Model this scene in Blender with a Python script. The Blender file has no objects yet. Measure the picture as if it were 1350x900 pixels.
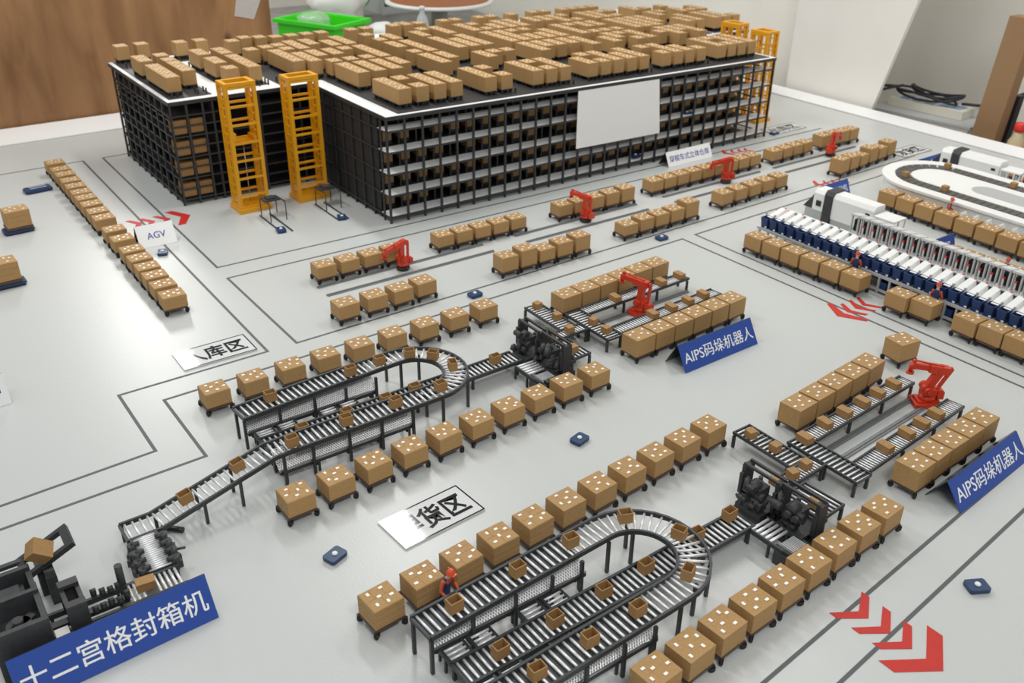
import bpy, bmesh, math, random
from mathutils import Vector, Matrix, Euler
random.seed(7)
PI = math.pi
SC = bpy.context.scene
COL = SC.collection

# ------------------------------------------------------------------ camera, world, lamps, exposure
cam_d = bpy.data.cameras.new('camera'); cam = bpy.data.objects.new('camera', cam_d); COL.objects.link(cam)
cam.location = (0, 0, 1.0)
cam.rotation_euler = (1.07117834, -0.009362693, -3.76015587 + PI)
cam_d.sensor_width = 36.0; cam_d.lens = 36.0 * 1230.56 / 1350.0
cam_d.clip_start = 0.02; cam_d.clip_end = 60
cam_d.dof.use_dof = True; cam_d.dof.focus_distance = 1.62; cam_d.dof.aperture_fstop = 7.0
SC.camera = cam
SC.view_settings.view_transform = 'Standard'; SC.view_settings.look = 'None'
SC.view_settings.gamma = 1.0; SC.view_settings.exposure = 0.0
SC.view_settings.use_curve_mapping = False
W = bpy.data.worlds.new('room_light'); SC.world = W; W.use_nodes = True
W.node_tree.nodes['Background'].inputs[0].default_value = (0.93, 0.97, 1.0, 1)
W.node_tree.nodes['Background'].inputs[1].default_value = 0.43
def area(name, loc, sx, sy, power, rot=(0, 0, 0), color=(1, 0.985, 0.95)):
    l = bpy.data.lights.new(name, 'AREA'); l.shape = 'RECTANGLE'; l.size = sx; l.size_y = sy
    l.energy = power; l.color = color
    o = bpy.data.objects.new(name, l); o.location = loc; o.rotation_euler = rot; COL.objects.link(o); return o
area('ceiling_or_fill_lamp', (1.62, 3.05, 2.0), 0.16, 1.1, 20, (0, 0, -0.1))
area('ceiling_or_fill_lamp', (1.27, 5.95, 2.0), 0.30, 1.1, 30, (-0.25, 0, 0))
area('ceiling_or_fill_lamp', (2.6, 2.0, 2.1), 0.16, 1.1, 15, (0, 0, 0))  # fill added on the right, standing in for bounce off the ceiling
area('ceiling_or_fill_lamp', (0.0, 2.7, 2.4), 0.3, 0.9, 24, (0.2, 0, 0))  # added fill that brightens the floor and border at the rear left
area('ceiling_or_fill_lamp', (0.25, -0.5, 2.2), 1.2, 0.5, 25, (0.30, 0, 0))  # unseen fill added above the camera for faces turned towards it
area('ceiling_or_fill_lamp', (3.45, 0.9, 2.2), 0.16, 1.1, 16, (0, -0.75, 0))  # fill added to light the right wall and side bench

# ------------------------------------------------------------------ materials
def mat(name, color, rough=0.5, metal=0.0, spec=0.5, coat=0.0):
    m = bpy.data.materials.new(name); m.use_nodes = True
    b = m.node_tree.nodes['Principled BSDF']
    b.inputs['Base Color'].default_value = (*color, 1); b.inputs['Roughness'].default_value = rough
    b.inputs['Metallic'].default_value = metal; b.inputs['Specular IOR Level'].default_value = spec
    b.inputs['Coat Weight'].default_value = coat
    return m
def noisy(m, scale, c2, lo=0.35, hi=0.7, bump=0.0, coords='Object', detail=4, stretch=None):
    nt = m.node_tree; b = nt.nodes['Principled BSDF']
    tc = nt.nodes.new('ShaderNodeTexCoord'); n = nt.nodes.new('ShaderNodeTexNoise')
    n.inputs['Scale'].default_value = scale; n.inputs['Detail'].default_value = detail
    if stretch:
        mp = nt.nodes.new('ShaderNodeMapping'); mp.inputs['Scale'].default_value = stretch
        nt.links.new(tc.outputs[coords], mp.inputs[0]); nt.links.new(mp.outputs[0], n.inputs['Vector'])
    else: nt.links.new(tc.outputs[coords], n.inputs['Vector'])
    r = nt.nodes.new('ShaderNodeValToRGB'); r.color_ramp.elements[0].position = lo; r.color_ramp.elements[1].position = hi
    r.color_ramp.elements[0].color = b.inputs['Base Color'].default_value; r.color_ramp.elements[1].color = (*c2, 1)
    nt.links.new(n.outputs['Fac'], r.inputs['Fac']); nt.links.new(r.outputs[0], b.inputs['Base Color'])
    if bump:
        bp = nt.nodes.new('ShaderNodeBump'); bp.inputs['Strength'].default_value = bump; bp.inputs['Distance'].default_value = 0.002
        nt.links.new(n.outputs['Fac'], bp.inputs['Height']); nt.links.new(bp.outputs[0], b.inputs['Normal'])
    return m
def add_bump(m, scale, strength, dist=0.001):
    nt = m.node_tree; b = nt.nodes['Principled BSDF']
    tc = nt.nodes.new('ShaderNodeTexCoord'); n = nt.nodes.new('ShaderNodeTexNoise')
    n.inputs['Scale'].default_value = scale; n.inputs['Detail'].default_value = 2
    nt.links.new(tc.outputs['Object'], n.inputs['Vector'])
    bp = nt.nodes.new('ShaderNodeBump'); bp.inputs['Strength'].default_value = strength; bp.inputs['Distance'].default_value = dist
    nt.links.new(n.outputs['Fac'], bp.inputs['Height']); nt.links.new(bp.outputs[0], b.inputs['Normal'])
    return m
M = {}
M['table'] = add_bump(mat('table_white', (0.555, 0.572, 0.556), 0.32, 0, 0.5), 260, 0.16, 0.0010)
M['border'] = mat('border_white', (0.90, 0.90, 0.895), 0.45)
M['line'] = mat('line_grey', (0.10, 0.105, 0.11), 0.55)
M['seam'] = mat('seam_grey', (0.33, 0.33, 0.33), 0.6)
M['card'] = noisy(mat('cardboard', (0.455, 0.275, 0.112), 0.6, 0, 0.35), 260, (0.40, 0.236, 0.092), 0.35, 0.7, 0.12)
M['card2'] = noisy(mat('cardboard_small', (0.40, 0.228, 0.088), 0.6, 0, 0.35), 300, (0.34, 0.19, 0.07), 0.35, 0.7, 0.1)
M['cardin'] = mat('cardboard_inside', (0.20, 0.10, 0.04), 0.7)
M['label'] = mat('paper_white', (0.97, 0.94, 0.88), 0.3)
M['deck'] = mat('dolly_brown', (0.085, 0.05, 0.038), 0.5)
M['rubber'] = mat('black_rubber', (0.012, 0.012, 0.013), 0.5)
M['steel'] = mat('steel_roller', (0.86, 0.865, 0.87), 0.42, 0.45)
M['chrome'] = mat('steel_dark', (0.55, 0.56, 0.57), 0.32, 0.8)
M['frame'] = mat('frame_dark', (0.045, 0.048, 0.051), 0.45, 0.2)
M['mach'] = noisy(mat('machine_dark', (0.045, 0.046, 0.049), 0.55), 90, (0.03, 0.031, 0.034))
M['rail'] = mat('rail_grey', (0.23, 0.24, 0.245), 0.4, 0.3)
M['red'] = mat('robot_red', (0.62, 0.045, 0.014), 0.38)
M['decal'] = mat('arrow_red', (0.55, 0.022, 0.012), 0.5)
M['yellow'] = mat('crane_yellow', (0.78, 0.36, 0.008), 0.32)
M['navy'] = mat('robot_navy', (0.012, 0.045, 0.125), 0.35)
M['bin'] = mat('bin_blue', (0.014, 0.045, 0.15), 0.45)
M['sign'] = mat('sign_blue', (0.022, 0.075, 0.36), 0.35)
M['signback'] = mat('sign_black', (0.02, 0.02, 0.022), 0.2)
M['signwhite'] = mat('sign_white', (0.93, 0.93, 0.92), 0.35)
M['ink'] = mat('ink_blue', (0.05, 0.06, 0.34), 0.5)
M['white'] = mat('plastic_white', (0.84, 0.84, 0.82), 0.4)
M['grey'] = mat('plastic_grey', (0.45, 0.46, 0.46), 0.4)
M['lightgrey'] = mat('plastic_light_grey', (0.68, 0.69, 0.69), 0.4)
M['blackp'] = mat('plastic_black', (0.015, 0.015, 0.017), 0.4)
M['rack'] = mat('rack_dark', (0.040, 0.042, 0.045), 0.45, 0.2)
M['rackin'] = mat('rack_inner', (0.02, 0.02, 0.021), 0.6)
M['walk'] = mat('walk_grey', (0.90, 0.905, 0.90), 0.45)
M['acryl'] = mat('plaque_acrylic', (0.70, 0.71, 0.70), 0.05, 0, 0.5)
M['inkblack'] = mat('ink_black', (0.008, 0.008, 0.008), 0.06, 0, 0.5)
M['skin'] = mat('skin', (0.66, 0.40, 0.28), 0.5)
M['orange'] = mat('sleeve_orange', (0.62, 0.09, 0.025), 0.5)
M['helmet'] = mat('helmet_orange', (0.72, 0.075, 0.02), 0.3)
M['overall'] = mat('overall_navy', (0.012, 0.03, 0.10), 0.6)
M['glove'] = mat('glove_white', (0.8, 0.8, 0.8), 0.6)
M['redlamp'] = mat('lamp_red', (0.75, 0.04, 0.03), 0.4)
M['belt'] = mat('belt_black', (0.018, 0.018, 0.016), 0.5)
M['tile'] = mat('belt_tile', (0.085, 0.083, 0.078), 0.4)
M['green'] = mat('basket_green', (0.05, 0.75, 0.012), 0.35)
M['wall'] = noisy(mat('wall_paint', (0.88, 0.845, 0.77), 0.8), 3, (0.84, 0.805, 0.73))
M['panelw'] = noisy(mat('panel_white', (0.84, 0.815, 0.765), 0.6), 4, (0.80, 0.775, 0.725))
M['bench'] = noisy(mat('bench_grey', (0.30, 0.29, 0.27), 0.6), 12, (0.22, 0.21, 0.19))
M['floor'] = noisy(mat('floor_grey', (0.32, 0.31, 0.30), 0.7), 5, (0.26, 0.25, 0.24))
M['box_brown'] = mat('cardboard_dark', (0.30, 0.175, 0.085), 0.7)
M['cable'] = mat('cable_black', (0.02, 0.02, 0.025), 0.5)
M['strip'] = mat('strip_cream', (0.72, 0.70, 0.60), 0.4)
M['paleblue'] = mat('socket_blue', (0.25, 0.36, 0.55), 0.4)
M['film'] = mat('plastic_film', (0.8, 0.8, 0.78), 0.15)
M['film'].node_tree.nodes['Principled BSDF'].inputs['Alpha'].default_value = 0.35
M['bottle'] = mat('bottle_clear', (0.75, 0.78, 0.8), 0.1)
M['bottle'].node_tree.nodes['Principled BSDF'].inputs['Alpha'].default_value = 0.5
M['lblue'] = mat('label_blue', (0.05, 0.18, 0.55), 0.4)
M['wood'] = mat('board_orange', (0.36, 0.11, 0.025), 0.5)
M['straw'] = mat('bottle_cream', (0.62, 0.52, 0.32), 0.4)
def diamond():
    m = mat('diamond_plate', (0.72, 0.73, 0.74), 0.3, 0.4); nt = m.node_tree; b = nt.nodes['Principled BSDF']
    tc = nt.nodes.new('ShaderNodeTexCoord'); hs = []
    for a in (0.6, -0.6):
        mp = nt.nodes.new('ShaderNodeMapping'); mp.inputs['Rotation'].default_value = (0, 0, a)
        w = nt.nodes.new('ShaderNodeTexWave'); w.inputs['Scale'].default_value = 85; w.bands_direction = 'X'
        nt.links.new(tc.outputs['Object'], mp.inputs[0]); nt.links.new(mp.outputs[0], w.inputs[0]); hs.append(w)
    mm = nt.nodes.new('ShaderNodeMath'); mm.operation = 'MAXIMUM'
    nt.links.new(hs[0].outputs['Fac'], mm.inputs[0]); nt.links.new(hs[1].outputs['Fac'], mm.inputs[1])
    r = nt.nodes.new('ShaderNodeValToRGB'); r.color_ramp.elements[0].color = (0.34, 0.34, 0.35, 1); r.color_ramp.elements[0].position = 0.45
    r.color_ramp.elements[1].color = (0.95, 0.95, 0.95, 1); r.color_ramp.elements[1].position = 0.7
    nt.links.new(mm.outputs[0], r.inputs[0]); nt.links.new(r.outputs[0], b.inputs['Base Color'])
    bp = nt.nodes.new('ShaderNodeBump'); bp.inputs['Strength'].default_value = 0.7; bp.inputs['Distance'].default_value = 0.001
    nt.links.new(mm.outputs[0], bp.inputs['Height']); nt.links.new(bp.outputs[0], b.inputs['Normal'])
    return m
M['diamond'] = diamond()
def plywood():
    m = mat('plywood', (0.36, 0.185, 0.075), 0.6); nt = m.node_tree; b = nt.nodes['Principled BSDF']
    tc = nt.nodes.new('ShaderNodeTexCoord'); mp = nt.nodes.new('ShaderNodeMapping'); mp.inputs['Scale'].default_value = (2.2, 1, 0.55)
    n = nt.nodes.new('ShaderNodeTexNoise'); n.inputs['Scale'].default_value = 3.0; n.inputs['Detail'].default_value = 6; n.inputs['Distortion'].default_value = 1.2
    r = nt.nodes.new('ShaderNodeValToRGB')
    r.color_ramp.elements[0].color = (0.17, 0.075, 0.024, 1); r.color_ramp.elements[0].position = 0.28
    r.color_ramp.elements[1].color = (0.38, 0.20, 0.085, 1); r.color_ramp.elements[1].position = 0.74
    v = nt.nodes.new('ShaderNodeTexVoronoi'); v.inputs['Scale'].default_value = 4.2
    mp2 = nt.nodes.new('ShaderNodeMapping'); mp2.inputs['Scale'].default_value = (1.6, 1, 1.0)
    r2 = nt.nodes.new('ShaderNodeValToRGB'); r2.color_ramp.elements[0].color = (0.28, 0.16, 0.1, 1); r2.color_ramp.elements[0].position = 0.03
    r2.color_ramp.elements[1].color = (1, 1, 1, 1); r2.color_ramp.elements[1].position = 0.16
    mx = nt.nodes.new('ShaderNodeMix'); mx.data_type = 'RGBA'; mx.blend_type = 'MULTIPLY'; mx.inputs[0].default_value = 1.0
    L = nt.links.new
    L(tc.outputs['Object'], mp.inputs[0]); L(mp.outputs[0], n.inputs['Vector']); L(n.outputs['Fac'], r.inputs[0])
    L(tc.outputs['Object'], mp2.inputs[0]); L(mp2.outputs[0], v.inputs['Vector']); L(v.outputs['Distance'], r2.inputs[0])
    L(r.outputs[0], mx.inputs[6]); L(r2.outputs[0], mx.inputs[7]); L(mx.outputs[2], b.inputs['Base Color'])
    return m
M['ply'] = plywood()

# ------------------------------------------------------------------ mesh builder
class MB:
    def __init__(s): s.bm = bmesh.new(); s.mats = []; s.cur = 0
    def m(s, key):
        if key not in s.mats: s.mats.append(key)
        s.cur = s.mats.index(key); return s
    def _f(s, vs):
        try:
            f = s.bm.faces.new(vs); f.material_index = s.cur; return f
        except ValueError: return None
    def hexa(s, p):
        v = [s.bm.verts.new(q) for q in p]
        for a in ((0, 3, 2, 1), (4, 5, 6, 7), (0, 1, 5, 4), (1, 2, 6, 5), (2, 3, 7, 6), (3, 0, 4, 7)): s._f([v[i] for i in a])
        return v
    def box(s, lo, hi, fn=None):
        x0, y0, z0 = lo; x1, y1, z1 = hi
        p = [(x0, y0, z0), (x1, y0, z0), (x1, y1, z0), (x0, y1, z0), (x0, y0, z1), (x1, y0, z1), (x1, y1, z1), (x0, y1, z1)]
        if fn: p = [fn(q) for q in p]
        return s.hexa(p)
    def cbox(s, c, d, rz=0.0, rot=None):
        R = rot or Matrix.Rotation(rz, 3, 'Z'); c = Vector(c)
        dx, dy, dz = d[0]/2, d[1]/2, d[2]/2
        return s.hexa([c + R @ Vector(q) for q in ((-dx,-dy,-dz),(dx,-dy,-dz),(dx,dy,-dz),(-dx,dy,-dz),(-dx,-dy,dz),(dx,-dy,dz),(dx,dy,dz),(-dx,dy,dz))])
    def bar(s, a, b, w, h, up=(0, 0, 1)):
        a = Vector(a); b = Vector(b); d = (b-a).normalized(); up = Vector(up)
        if abs(d.dot(up)) > 0.99: up = Vector((1, 0, 0))
        sd = d.cross(up).normalized(); u = sd.cross(d)
        q = lambda p, i, j: p + sd*(i*w/2) + u*(j*h/2)
        s.hexa([q(a,-1,-1), q(a,1,-1), q(b,1,-1), q(b,-1,-1), q(a,-1,1), q(a,1,1), q(b,1,1), q(b,-1,1)])
    def cyl(s, a, b, r, n=10, r2=None, cap=True):
        a = Vector(a); b = Vector(b); d = (b-a).normalized(); up = Vector((0, 0, 1)) if abs(d.z) < 0.9 else Vector((1, 0, 0))
        u = d.cross(up).normalized(); v = d.cross(u); r2 = r if r2 is None else r2
        A = [s.bm.verts.new(a + (u*math.cos(t) + v*math.sin(t))*r) for t in [2*PI*i/n for i in range(n)]]
        B = [s.bm.verts.new(b + (u*math.cos(t) + v*math.sin(t))*r2) for t in [2*PI*i/n for i in range(n)]]
        for i in range(n):
            f = s._f([A[i], A[(i+1) % n], B[(i+1) % n], B[i]])
            if f: f.smooth = True
        if cap: s._f(A[::-1]); s._f(B)
    def tube(s, pts, r, n=8):
        pts = [Vector(p) for p in pts]; rings = []
        for i, p in enumerate(pts):
            d = (pts[min(i+1, len(pts)-1)] - pts[max(i-1, 0)]).normalized()
            up = Vector((0, 0, 1)) if abs(d.z) < 0.9 else Vector((1, 0, 0))
            u = d.cross(up).normalized(); v = d.cross(u)
            rings.append([s.bm.verts.new(p + (u*math.cos(2*PI*k/n) + v*math.sin(2*PI*k/n))*r) for k in range(n)])
        for a, b in zip(rings, rings[1:]):
            for k in range(n):
                f = s._f([a[k], a[(k+1) % n], b[(k+1) % n], b[k]])
                if f: f.smooth = True
        s._f(rings[0][::-1]); s._f(rings[-1])
    def strip(s, path, w, h, closed=False):
        """rectangular section swept along a path; w across (horizontal), h vertical, centred"""
        pts = [Vector(p) for p in path]; rings = []; n = len(pts)
        for i, p in enumerate(pts):
            a = pts[(i-1) % n] if (closed or i > 0) else p; b = pts[(i+1) % n] if (closed or i < n-1) else p
            d = (b-a); d.z = 0; d.normalize(); sd = Vector((d.y, -d.x, 0))
            rings.append([s.bm.verts.new(p + sd*(i2*w/2) + Vector((0, 0, j*h/2))) for i2, j in ((-1,-1),(1,-1),(1,1),(-1,1))])
        pr = list(zip(rings, rings[1:])) + ([(rings[-1], rings[0])] if closed else [])
        for a, b in pr:
            for k in range(4): s._f([a[k], a[(k+1) % 4], b[(k+1) % 4], b[k]])
        if not closed: s._f(rings[0][::-1]); s._f(rings[-1])
    def prism(s, poly, z0, z1):
        A = [s.bm.verts.new((x, y, z0)) for x, y in poly]; B = [s.bm.verts.new((x, y, z1)) for x, y in poly]; n = len(poly)
        s._f(A[::-1]); s._f(B)
        for i in range(n): s._f([A[i], A[(i+1) % n], B[(i+1) % n], B[i]])
    def lathe(s, prof, c=(0, 0, 0), n=16):
        c = Vector(c); rings = []
        for r, z in prof:
            rings.append([s.bm.verts.new(c + Vector((r*math.cos(2*PI*k/n), r*math.sin(2*PI*k/n), z))) for k in range(n)])
        for a, b in zip(rings, rings[1:]):
            for k in range(n):
                f = s._f([a[k], a[(k+1) % n], b[(k+1) % n], b[k]])
                if f: f.smooth = True
        s._f(rings[0][::-1]); s._f(rings[-1])
    def ball(s, c, r, n=12, sq=1.0):
        prof = [(max(r*math.sin(PI*i/8), r*0.02), -r*sq*math.cos(PI*i/8)) for i in range(9)]
        s.lathe(prof, c, n)
    def bevel(s, w, seg=1):
        bmesh.ops.bevel(s.bm, geom=[e for e in s.bm.edges if not e.smooth or e.calc_face_angle(0) > 0.6], offset=w, segments=seg, affect='EDGES', profile=0.5)
        return s
    def mesh(s, name):
        bmesh.ops.recalc_face_normals(s.bm, faces=s.bm.faces)
        me = bpy.data.meshes.new(name); s.bm.to_mesh(me); s.bm.free()
        for k in (s.mats or ['grey']): me.materials.append(M[k])
        return me
def ob(name, mb, parent=None, loc=(0, 0, 0), rz=0.0):
    me = mb.mesh(name) if isinstance(mb, MB) else mb
    o = bpy.data.objects.new(name, me); COL.objects.link(o)
    if parent: o.parent = parent
    o.location = loc; o.rotation_euler = (0, 0, rz); return o
def tag(o, label=None, cat=None, group=None, kind=None):
    if label: o['label'] = label
    if cat: o['category'] = cat
    if group: o['group'] = group
    if kind: o['kind'] = kind
    return o
def thing(name, label, cat, loc=(0, 0, 0), rz=0.0, group=None):
    o = bpy.data.objects.new(name, None); o.empty_display_size = 0.02; COL.objects.link(o); o.location = loc; o.rotation_euler = (0, 0, rz)
    return tag(o, label, cat, group)
def dup(root, loc, rz=0.0, label=None, group=None, scale=None):
    r = root.copy(); COL.objects.link(r); r.location = loc; r.rotation_euler = (0, 0, rz)
    if label: r['label'] = label
    if group: r['group'] = group
    if scale: r.scale = scale
    for ch in list(root.children):
        c = ch.copy(); COL.objects.link(c); c.parent = r
        for g in list(ch.children):
            d = g.copy(); COL.objects.link(d); d.parent = c
    return r
def struct(name, mb, loc=(0, 0, 0)):
    return tag(ob(name, mb, None, loc), kind='structure')
def text_mesh(txt, size, extr, key, name='lettering', bold=0.007):
    cu = bpy.data.curves.new(name, 'FONT'); cu.body = txt; cu.size = size; cu.extrude = extr
    cu.align_x = 'CENTER'; cu.align_y = 'CENTER'; cu.resolution_u = 3; cu.offset = bold*size
    to = bpy.data.objects.new(name, cu); COL.objects.link(to)
    dg = bpy.context.evaluated_depsgraph_get(); me = bpy.data.meshes.new_from_object(to.evaluated_get(dg))
    bpy.data.objects.remove(to); bpy.data.curves.remove(cu)
    me.materials.clear(); me.materials.append(M[key]); me.name = name
    xs = [v.co.x for v in me.vertices]; ys = [v.co.y for v in me.vertices]
    cx, cy = (max(xs)+min(xs))/2, (max(ys)+min(ys))/2
    me['w'] = max(xs)-min(xs); me['h'] = max(ys)-min(ys)
    for v in me.vertices: v.co.x -= cx; v.co.y -= cy
    return me
ORD = ['first', 'second', 'third', 'fourth', 'fifth', 'sixth', 'seventh', 'eighth', 'ninth', 'tenth', 'eleventh', 'twelfth',
       'thirteenth', 'fourteenth', 'fifteenth', 'sixteenth', 'seventeenth', 'eighteenth', 'nineteenth', 'twentieth']
def nth(i):
    if i < 20: return ORD[i]
    t = (i+1)//10; u = (i+1) % 10
    tens = {2: 'twenty', 3: 'thirty', 4: 'forty'}[t]; return (tens[:-1] + 'ieth') if u == 0 else tens + '-' + ORD[u-1]
def lerp(a, b, t): return tuple(p + (q-p)*t for p, q in zip(a, b))

# ------------------------------------------------------------------ table, floor markings, room shell
b = MB().m('table'); b.box((-0.55, -0.1, -0.05), (3.335, 3.69, 0)); struct('floor', b)
b = MB().m('border'); b.box((-0.55, 3.695, -0.05), (3.46, 3.915, 0.004)); b.box((3.34, -0.1, -0.05), (3.46, 3.6949, 0.004)); struct('trim_1', b)
b = MB().m('seam'); b.box((-0.55, 3.69, -0.05), (3.34, 3.695, 0.001)); b.box((3.335, -0.1, -0.05), (3.34, 3.69, 0.001)); struct('trim_2', b)
LW = 0.006
def line(pts, w=LW):
    b = MB().m('line'); b.strip([(x, y, 0.0002) for x, y in pts], w, 0.0006); return b
LINES = [
    [(-0.25, 3.352), (0.607, 3.364), (0.604, 1.752), (0.288, 1.750), (0.290, 1.516), (-0.2, 1.492)],
    [(0.017-0.2, 1.432), (0.360, 1.448), (0.357, 1.681), (1.814, 1.706), (1.828, 0.724), (1.84, 0.3)],
    [(0.78, 3.365), (0.672, 3.362), (0.671, 2.246), (1.611, 2.228), (3.06, 2.215)],
    [(3.02, 2.145), (0.669, 2.168), (0.672, 1.752), (2.073, 1.776), (3.05, 1.80)],
    [(2.92, 1.737), (1.867, 1.709), (1.871, 0.748), (1.872, 0.3)],
    [(0.3, 0.47), (0.80, 0.517), (1.342, 0.567), (1.62, 0.59)],
    [(0.4, 0.412), (0.884, 0.458), (1.44, 0.511), (1.7, 0.535)]]
for i, p in enumerate(LINES):
    b = MB().m('line')
    for k in range(len(p)-1):
        a, c = Vector((*p[k], 0)), Vector((*p[k+1], 0)); d = (c-a).normalized()*LW/2
        b.bar(a-d+Vector((0, 0, 0.0002+0.00003*(k % 2))), c+d+Vector((0, 0, 0.0002+0.00003*(k % 2))), LW, 0.0006)
    struct('trim_%d' % (i+3), b)
b = MB().m('floor'); b.box((-4, -3, -0.85), (9, 11, -0.80)); struct('floor_room', b)
# walls
b = MB().m('wall'); b.box((3.62, 2.80, -0.8), (3.8, 7.6, 2.6)); struct('wall_corner', b)
b = MB().m('wall'); b.box((4.10, -2.5, -0.8), (4.25, 7.75, 2.6)); struct('wall_right', b)
b = MB().m('wall'); b.box((-3, 7.6, -0.8), (3.8, 7.75, 2.6)); struct('wall_back', b)
# ------------------------------------------------------------------ arrow decals
def chevron(cx, cy, ang, hw, dep, th, tail):
    """apex at (cx,cy) pointing along ang; two arms of half span hw sweeping back dep, arm width th"""
    c, s = math.cos(ang), math.sin(ang)
    P = [(0, 0), (-dep, hw), (-dep-tail, hw), (-th, 0), (-dep-tail, -hw), (-dep, -hw)]
    return [(cx + x*c - y*s, cy + x*s + y*c) for x, y in P]
def arrow(label, items, grp=None):
    t = thing('arrow_marking', label, 'arrow', (items[0][0], items[0][1], 0))
    for (cx, cy, ang, hw, dep, th, tail) in items:
        pl = chevron(cx, cy, ang, hw, dep, th, tail)
        b = MB().m('decal'); x0, y0 = items[0][0], items[0][1]
        A = [(x-x0, y-y0) for x, y in pl]
        for q in ([A[0], A[1], A[2], A[3]], [A[0], A[3], A[4], A[5]]): b.prism(q, 0.0001, 0.0009)
        ob('chevron', b, t)
    return t
dn = -PI/2
arrow('set of four red chevrons on the grey lines beside the nearest carton row',
      [(1.010, 0.508, dn, 0.038, 0.026, 0.017, 0.014), (1.011, 0.472, dn, 0.037, 0.025, 0.016, 0.014), (1.011, 0.437, dn, 0.037, 0.025, 0.016, 0.014), (1.011, 0.389, dn, 0.057, 0.037, 0.026, 0.025)])
arrow('set of four red chevrons on the white floor near two carton carts',
      [(1.778, 1.153, PI, 0.056, 0.034, 0.026, 0.012), (1.815, 1.153, PI, 0.036, 0.022, 0.016, 0.010), (1.848, 1.154, PI, 0.036, 0.022, 0.016, 0.010), (1.877, 1.155, PI, 0.034, 0.022, 0.014, 0.010)])
arrow('set of four red chevrons on the floor behind the white sign',
      [(0.739, 2.657, 0, 0.062, 0.034, 0.028, 0.022), (0.682, 2.662, 0, 0.040, 0.026, 0.018, 0.014), (0.640, 2.666, 0, 0.040, 0.026, 0.018, 0.014), (0.605, 2.670, 0, 0.040, 0.024, 0.018, 0.014)])
arrow('set of red chevrons partly hidden by the blue sign beside the white machine',
      [(2.50, 1.795, PI, 0.030, 0.024, 0.018, 0.010), (2.535, 1.785, PI, 0.022, 0.018, 0.012, 0.008), (2.565, 1.775, PI, 0.022, 0.018, 0.012, 0.008), (2.592, 1.768, PI, 0.022, 0.018, 0.012, 0.008)])
arrow('set of red chevrons on the floor at the shelving end of the white lettered sign',
      [(2.50, 2.198, PI, 0.030, 0.024, 0.018, 0.010), (2.535, 2.192, PI, 0.022, 0.018, 0.012, 0.008), (2.565, 2.186, PI, 0.022, 0.018, 0.012, 0.008), (2.592, 2.180, PI, 0.022, 0.018, 0.012, 0.008)])
# ------------------------------------------------------------------ floor plaques
def plaque(txt, x0, y0, x1, y1, label, rz=0.0, size=None):
    w, h = x1-x0, y1-y0; t = thing('floor_plaque', label, 'plaque', ((x0+x1)/2, (y0+y1)/2, 0), rz)
    b = MB().m('acryl'); b.box((-w/2, -h/2, 0.0003), (w/2, h/2, 0.0035)); ob('plate', b, t)
    b = MB().m('inkblack'); e = 0.0026
    for lo, hi in (((-w/2, -h/2), (w/2, -h/2+e)), ((-w/2, h/2-e), (w/2, h/2)), ((-w/2, -h/2+e), (-w/2+e, h/2-e)), ((w/2-e, -h/2+e), (w/2, h/2-e))):
        b.box((*lo, 0.0036), (*hi, 0.0039))
    ob('border_line', b, t)
    me = text_mesh(txt, h*0.80, 0.0001, 'inkblack', bold=0.022); o = ob('lettering', me, t, (0, 0, 0.0038)); k = 0.84*w/me['w']; o.scale = (k, min(k*1.25, 0.72*h/me['h']), 1)
    return t
plaque('入库区', 0.428, 1.769, 0.588, 1.853, 'glossy floor plaque with black characters near the row of entry carts')
plaque('理货区', 0.528, 1.025, 0.687, 1.108, 'glossy floor plaque with black characters between the two looped conveyors', 0.07)
plaque('出库区', 2.84, 2.25, 3.02, 2.33, 'small dark lettered floor plaque beyond the end of the shelving block')
plaque('发货区', 3.0, 1.80, 3.16, 1.88, 'small dark lettered floor plaque beyond the farthest carton carts')

# ------------------------------------------------------------------ dolly carts and carton loads
def make_dolly():
    t = thing('dolly_cart', 'x', 'dolly', (0, 0, 0))          # origin: centre of the deck, at floor level
    b = MB().m('deck'); b.box((-0.0255, -0.0235, 0.0115), (0.0255, 0.0235, 0.0155)); b.box((-0.021, -0.019, 0.0095), (0.021, 0.019, 0.0115)); ob('deck', b, t)
    b = MB().m('rubber'); b.cyl((0, -0.002, 0.0046), (0, 0.002, 0.0046), 0.0046, 10); b.box((-0.0035, -0.0031, 0.004), (0.0045, -0.0021, 0.0115)); b.box((-0.0035, 0.0021, 0.004), (0.0045, 0.0031, 0.0115))
    b.box((-0.0035, -0.0031, 0.0098), (0.0045, 0.0031, 0.0118)); me = b.mesh('caster')
    for i, (x, y) in enumerate(((-0.0235, -0.0225), (0.0235, -0.0225), (0.0235, 0.0225), (-0.0235, 0.0225))): ob('caster', me, t, (x, y, 0), (0.5, -0.6, 0.4, 2.6)[i])
    return t
LAYOUT = [  # carton layouts on a 6 x 4 grid
    [(0, 0, 3, 2), (3, 0, 6, 2), (0, 2, 2, 4), (2, 2, 4, 4), (4, 2, 6, 4)],
    [(0, 0, 4, 1.0), (4, 0, 6, 2), (0, 1, 2, 2), (2, 1, 4, 2), (0, 2, 2, 4), (2, 2, 6, 4)],
    [(0, 0, 2, 2), (2, 0, 6, 2), (0, 2, 3, 4), (3, 2, 6, 3), (3, 3, 4, 4), (4, 3, 6, 4)]]
LAYOUT = [[tuple(int(v) for v in r) for r in L] for L in LAYOUT]
LABELPOS = [(-0.30, -0.22), (0.10, -0.28), (0.34, -0.10), (-0.05, 0.06), (-0.28, 0.28), (0.22, 0.30)]
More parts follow.
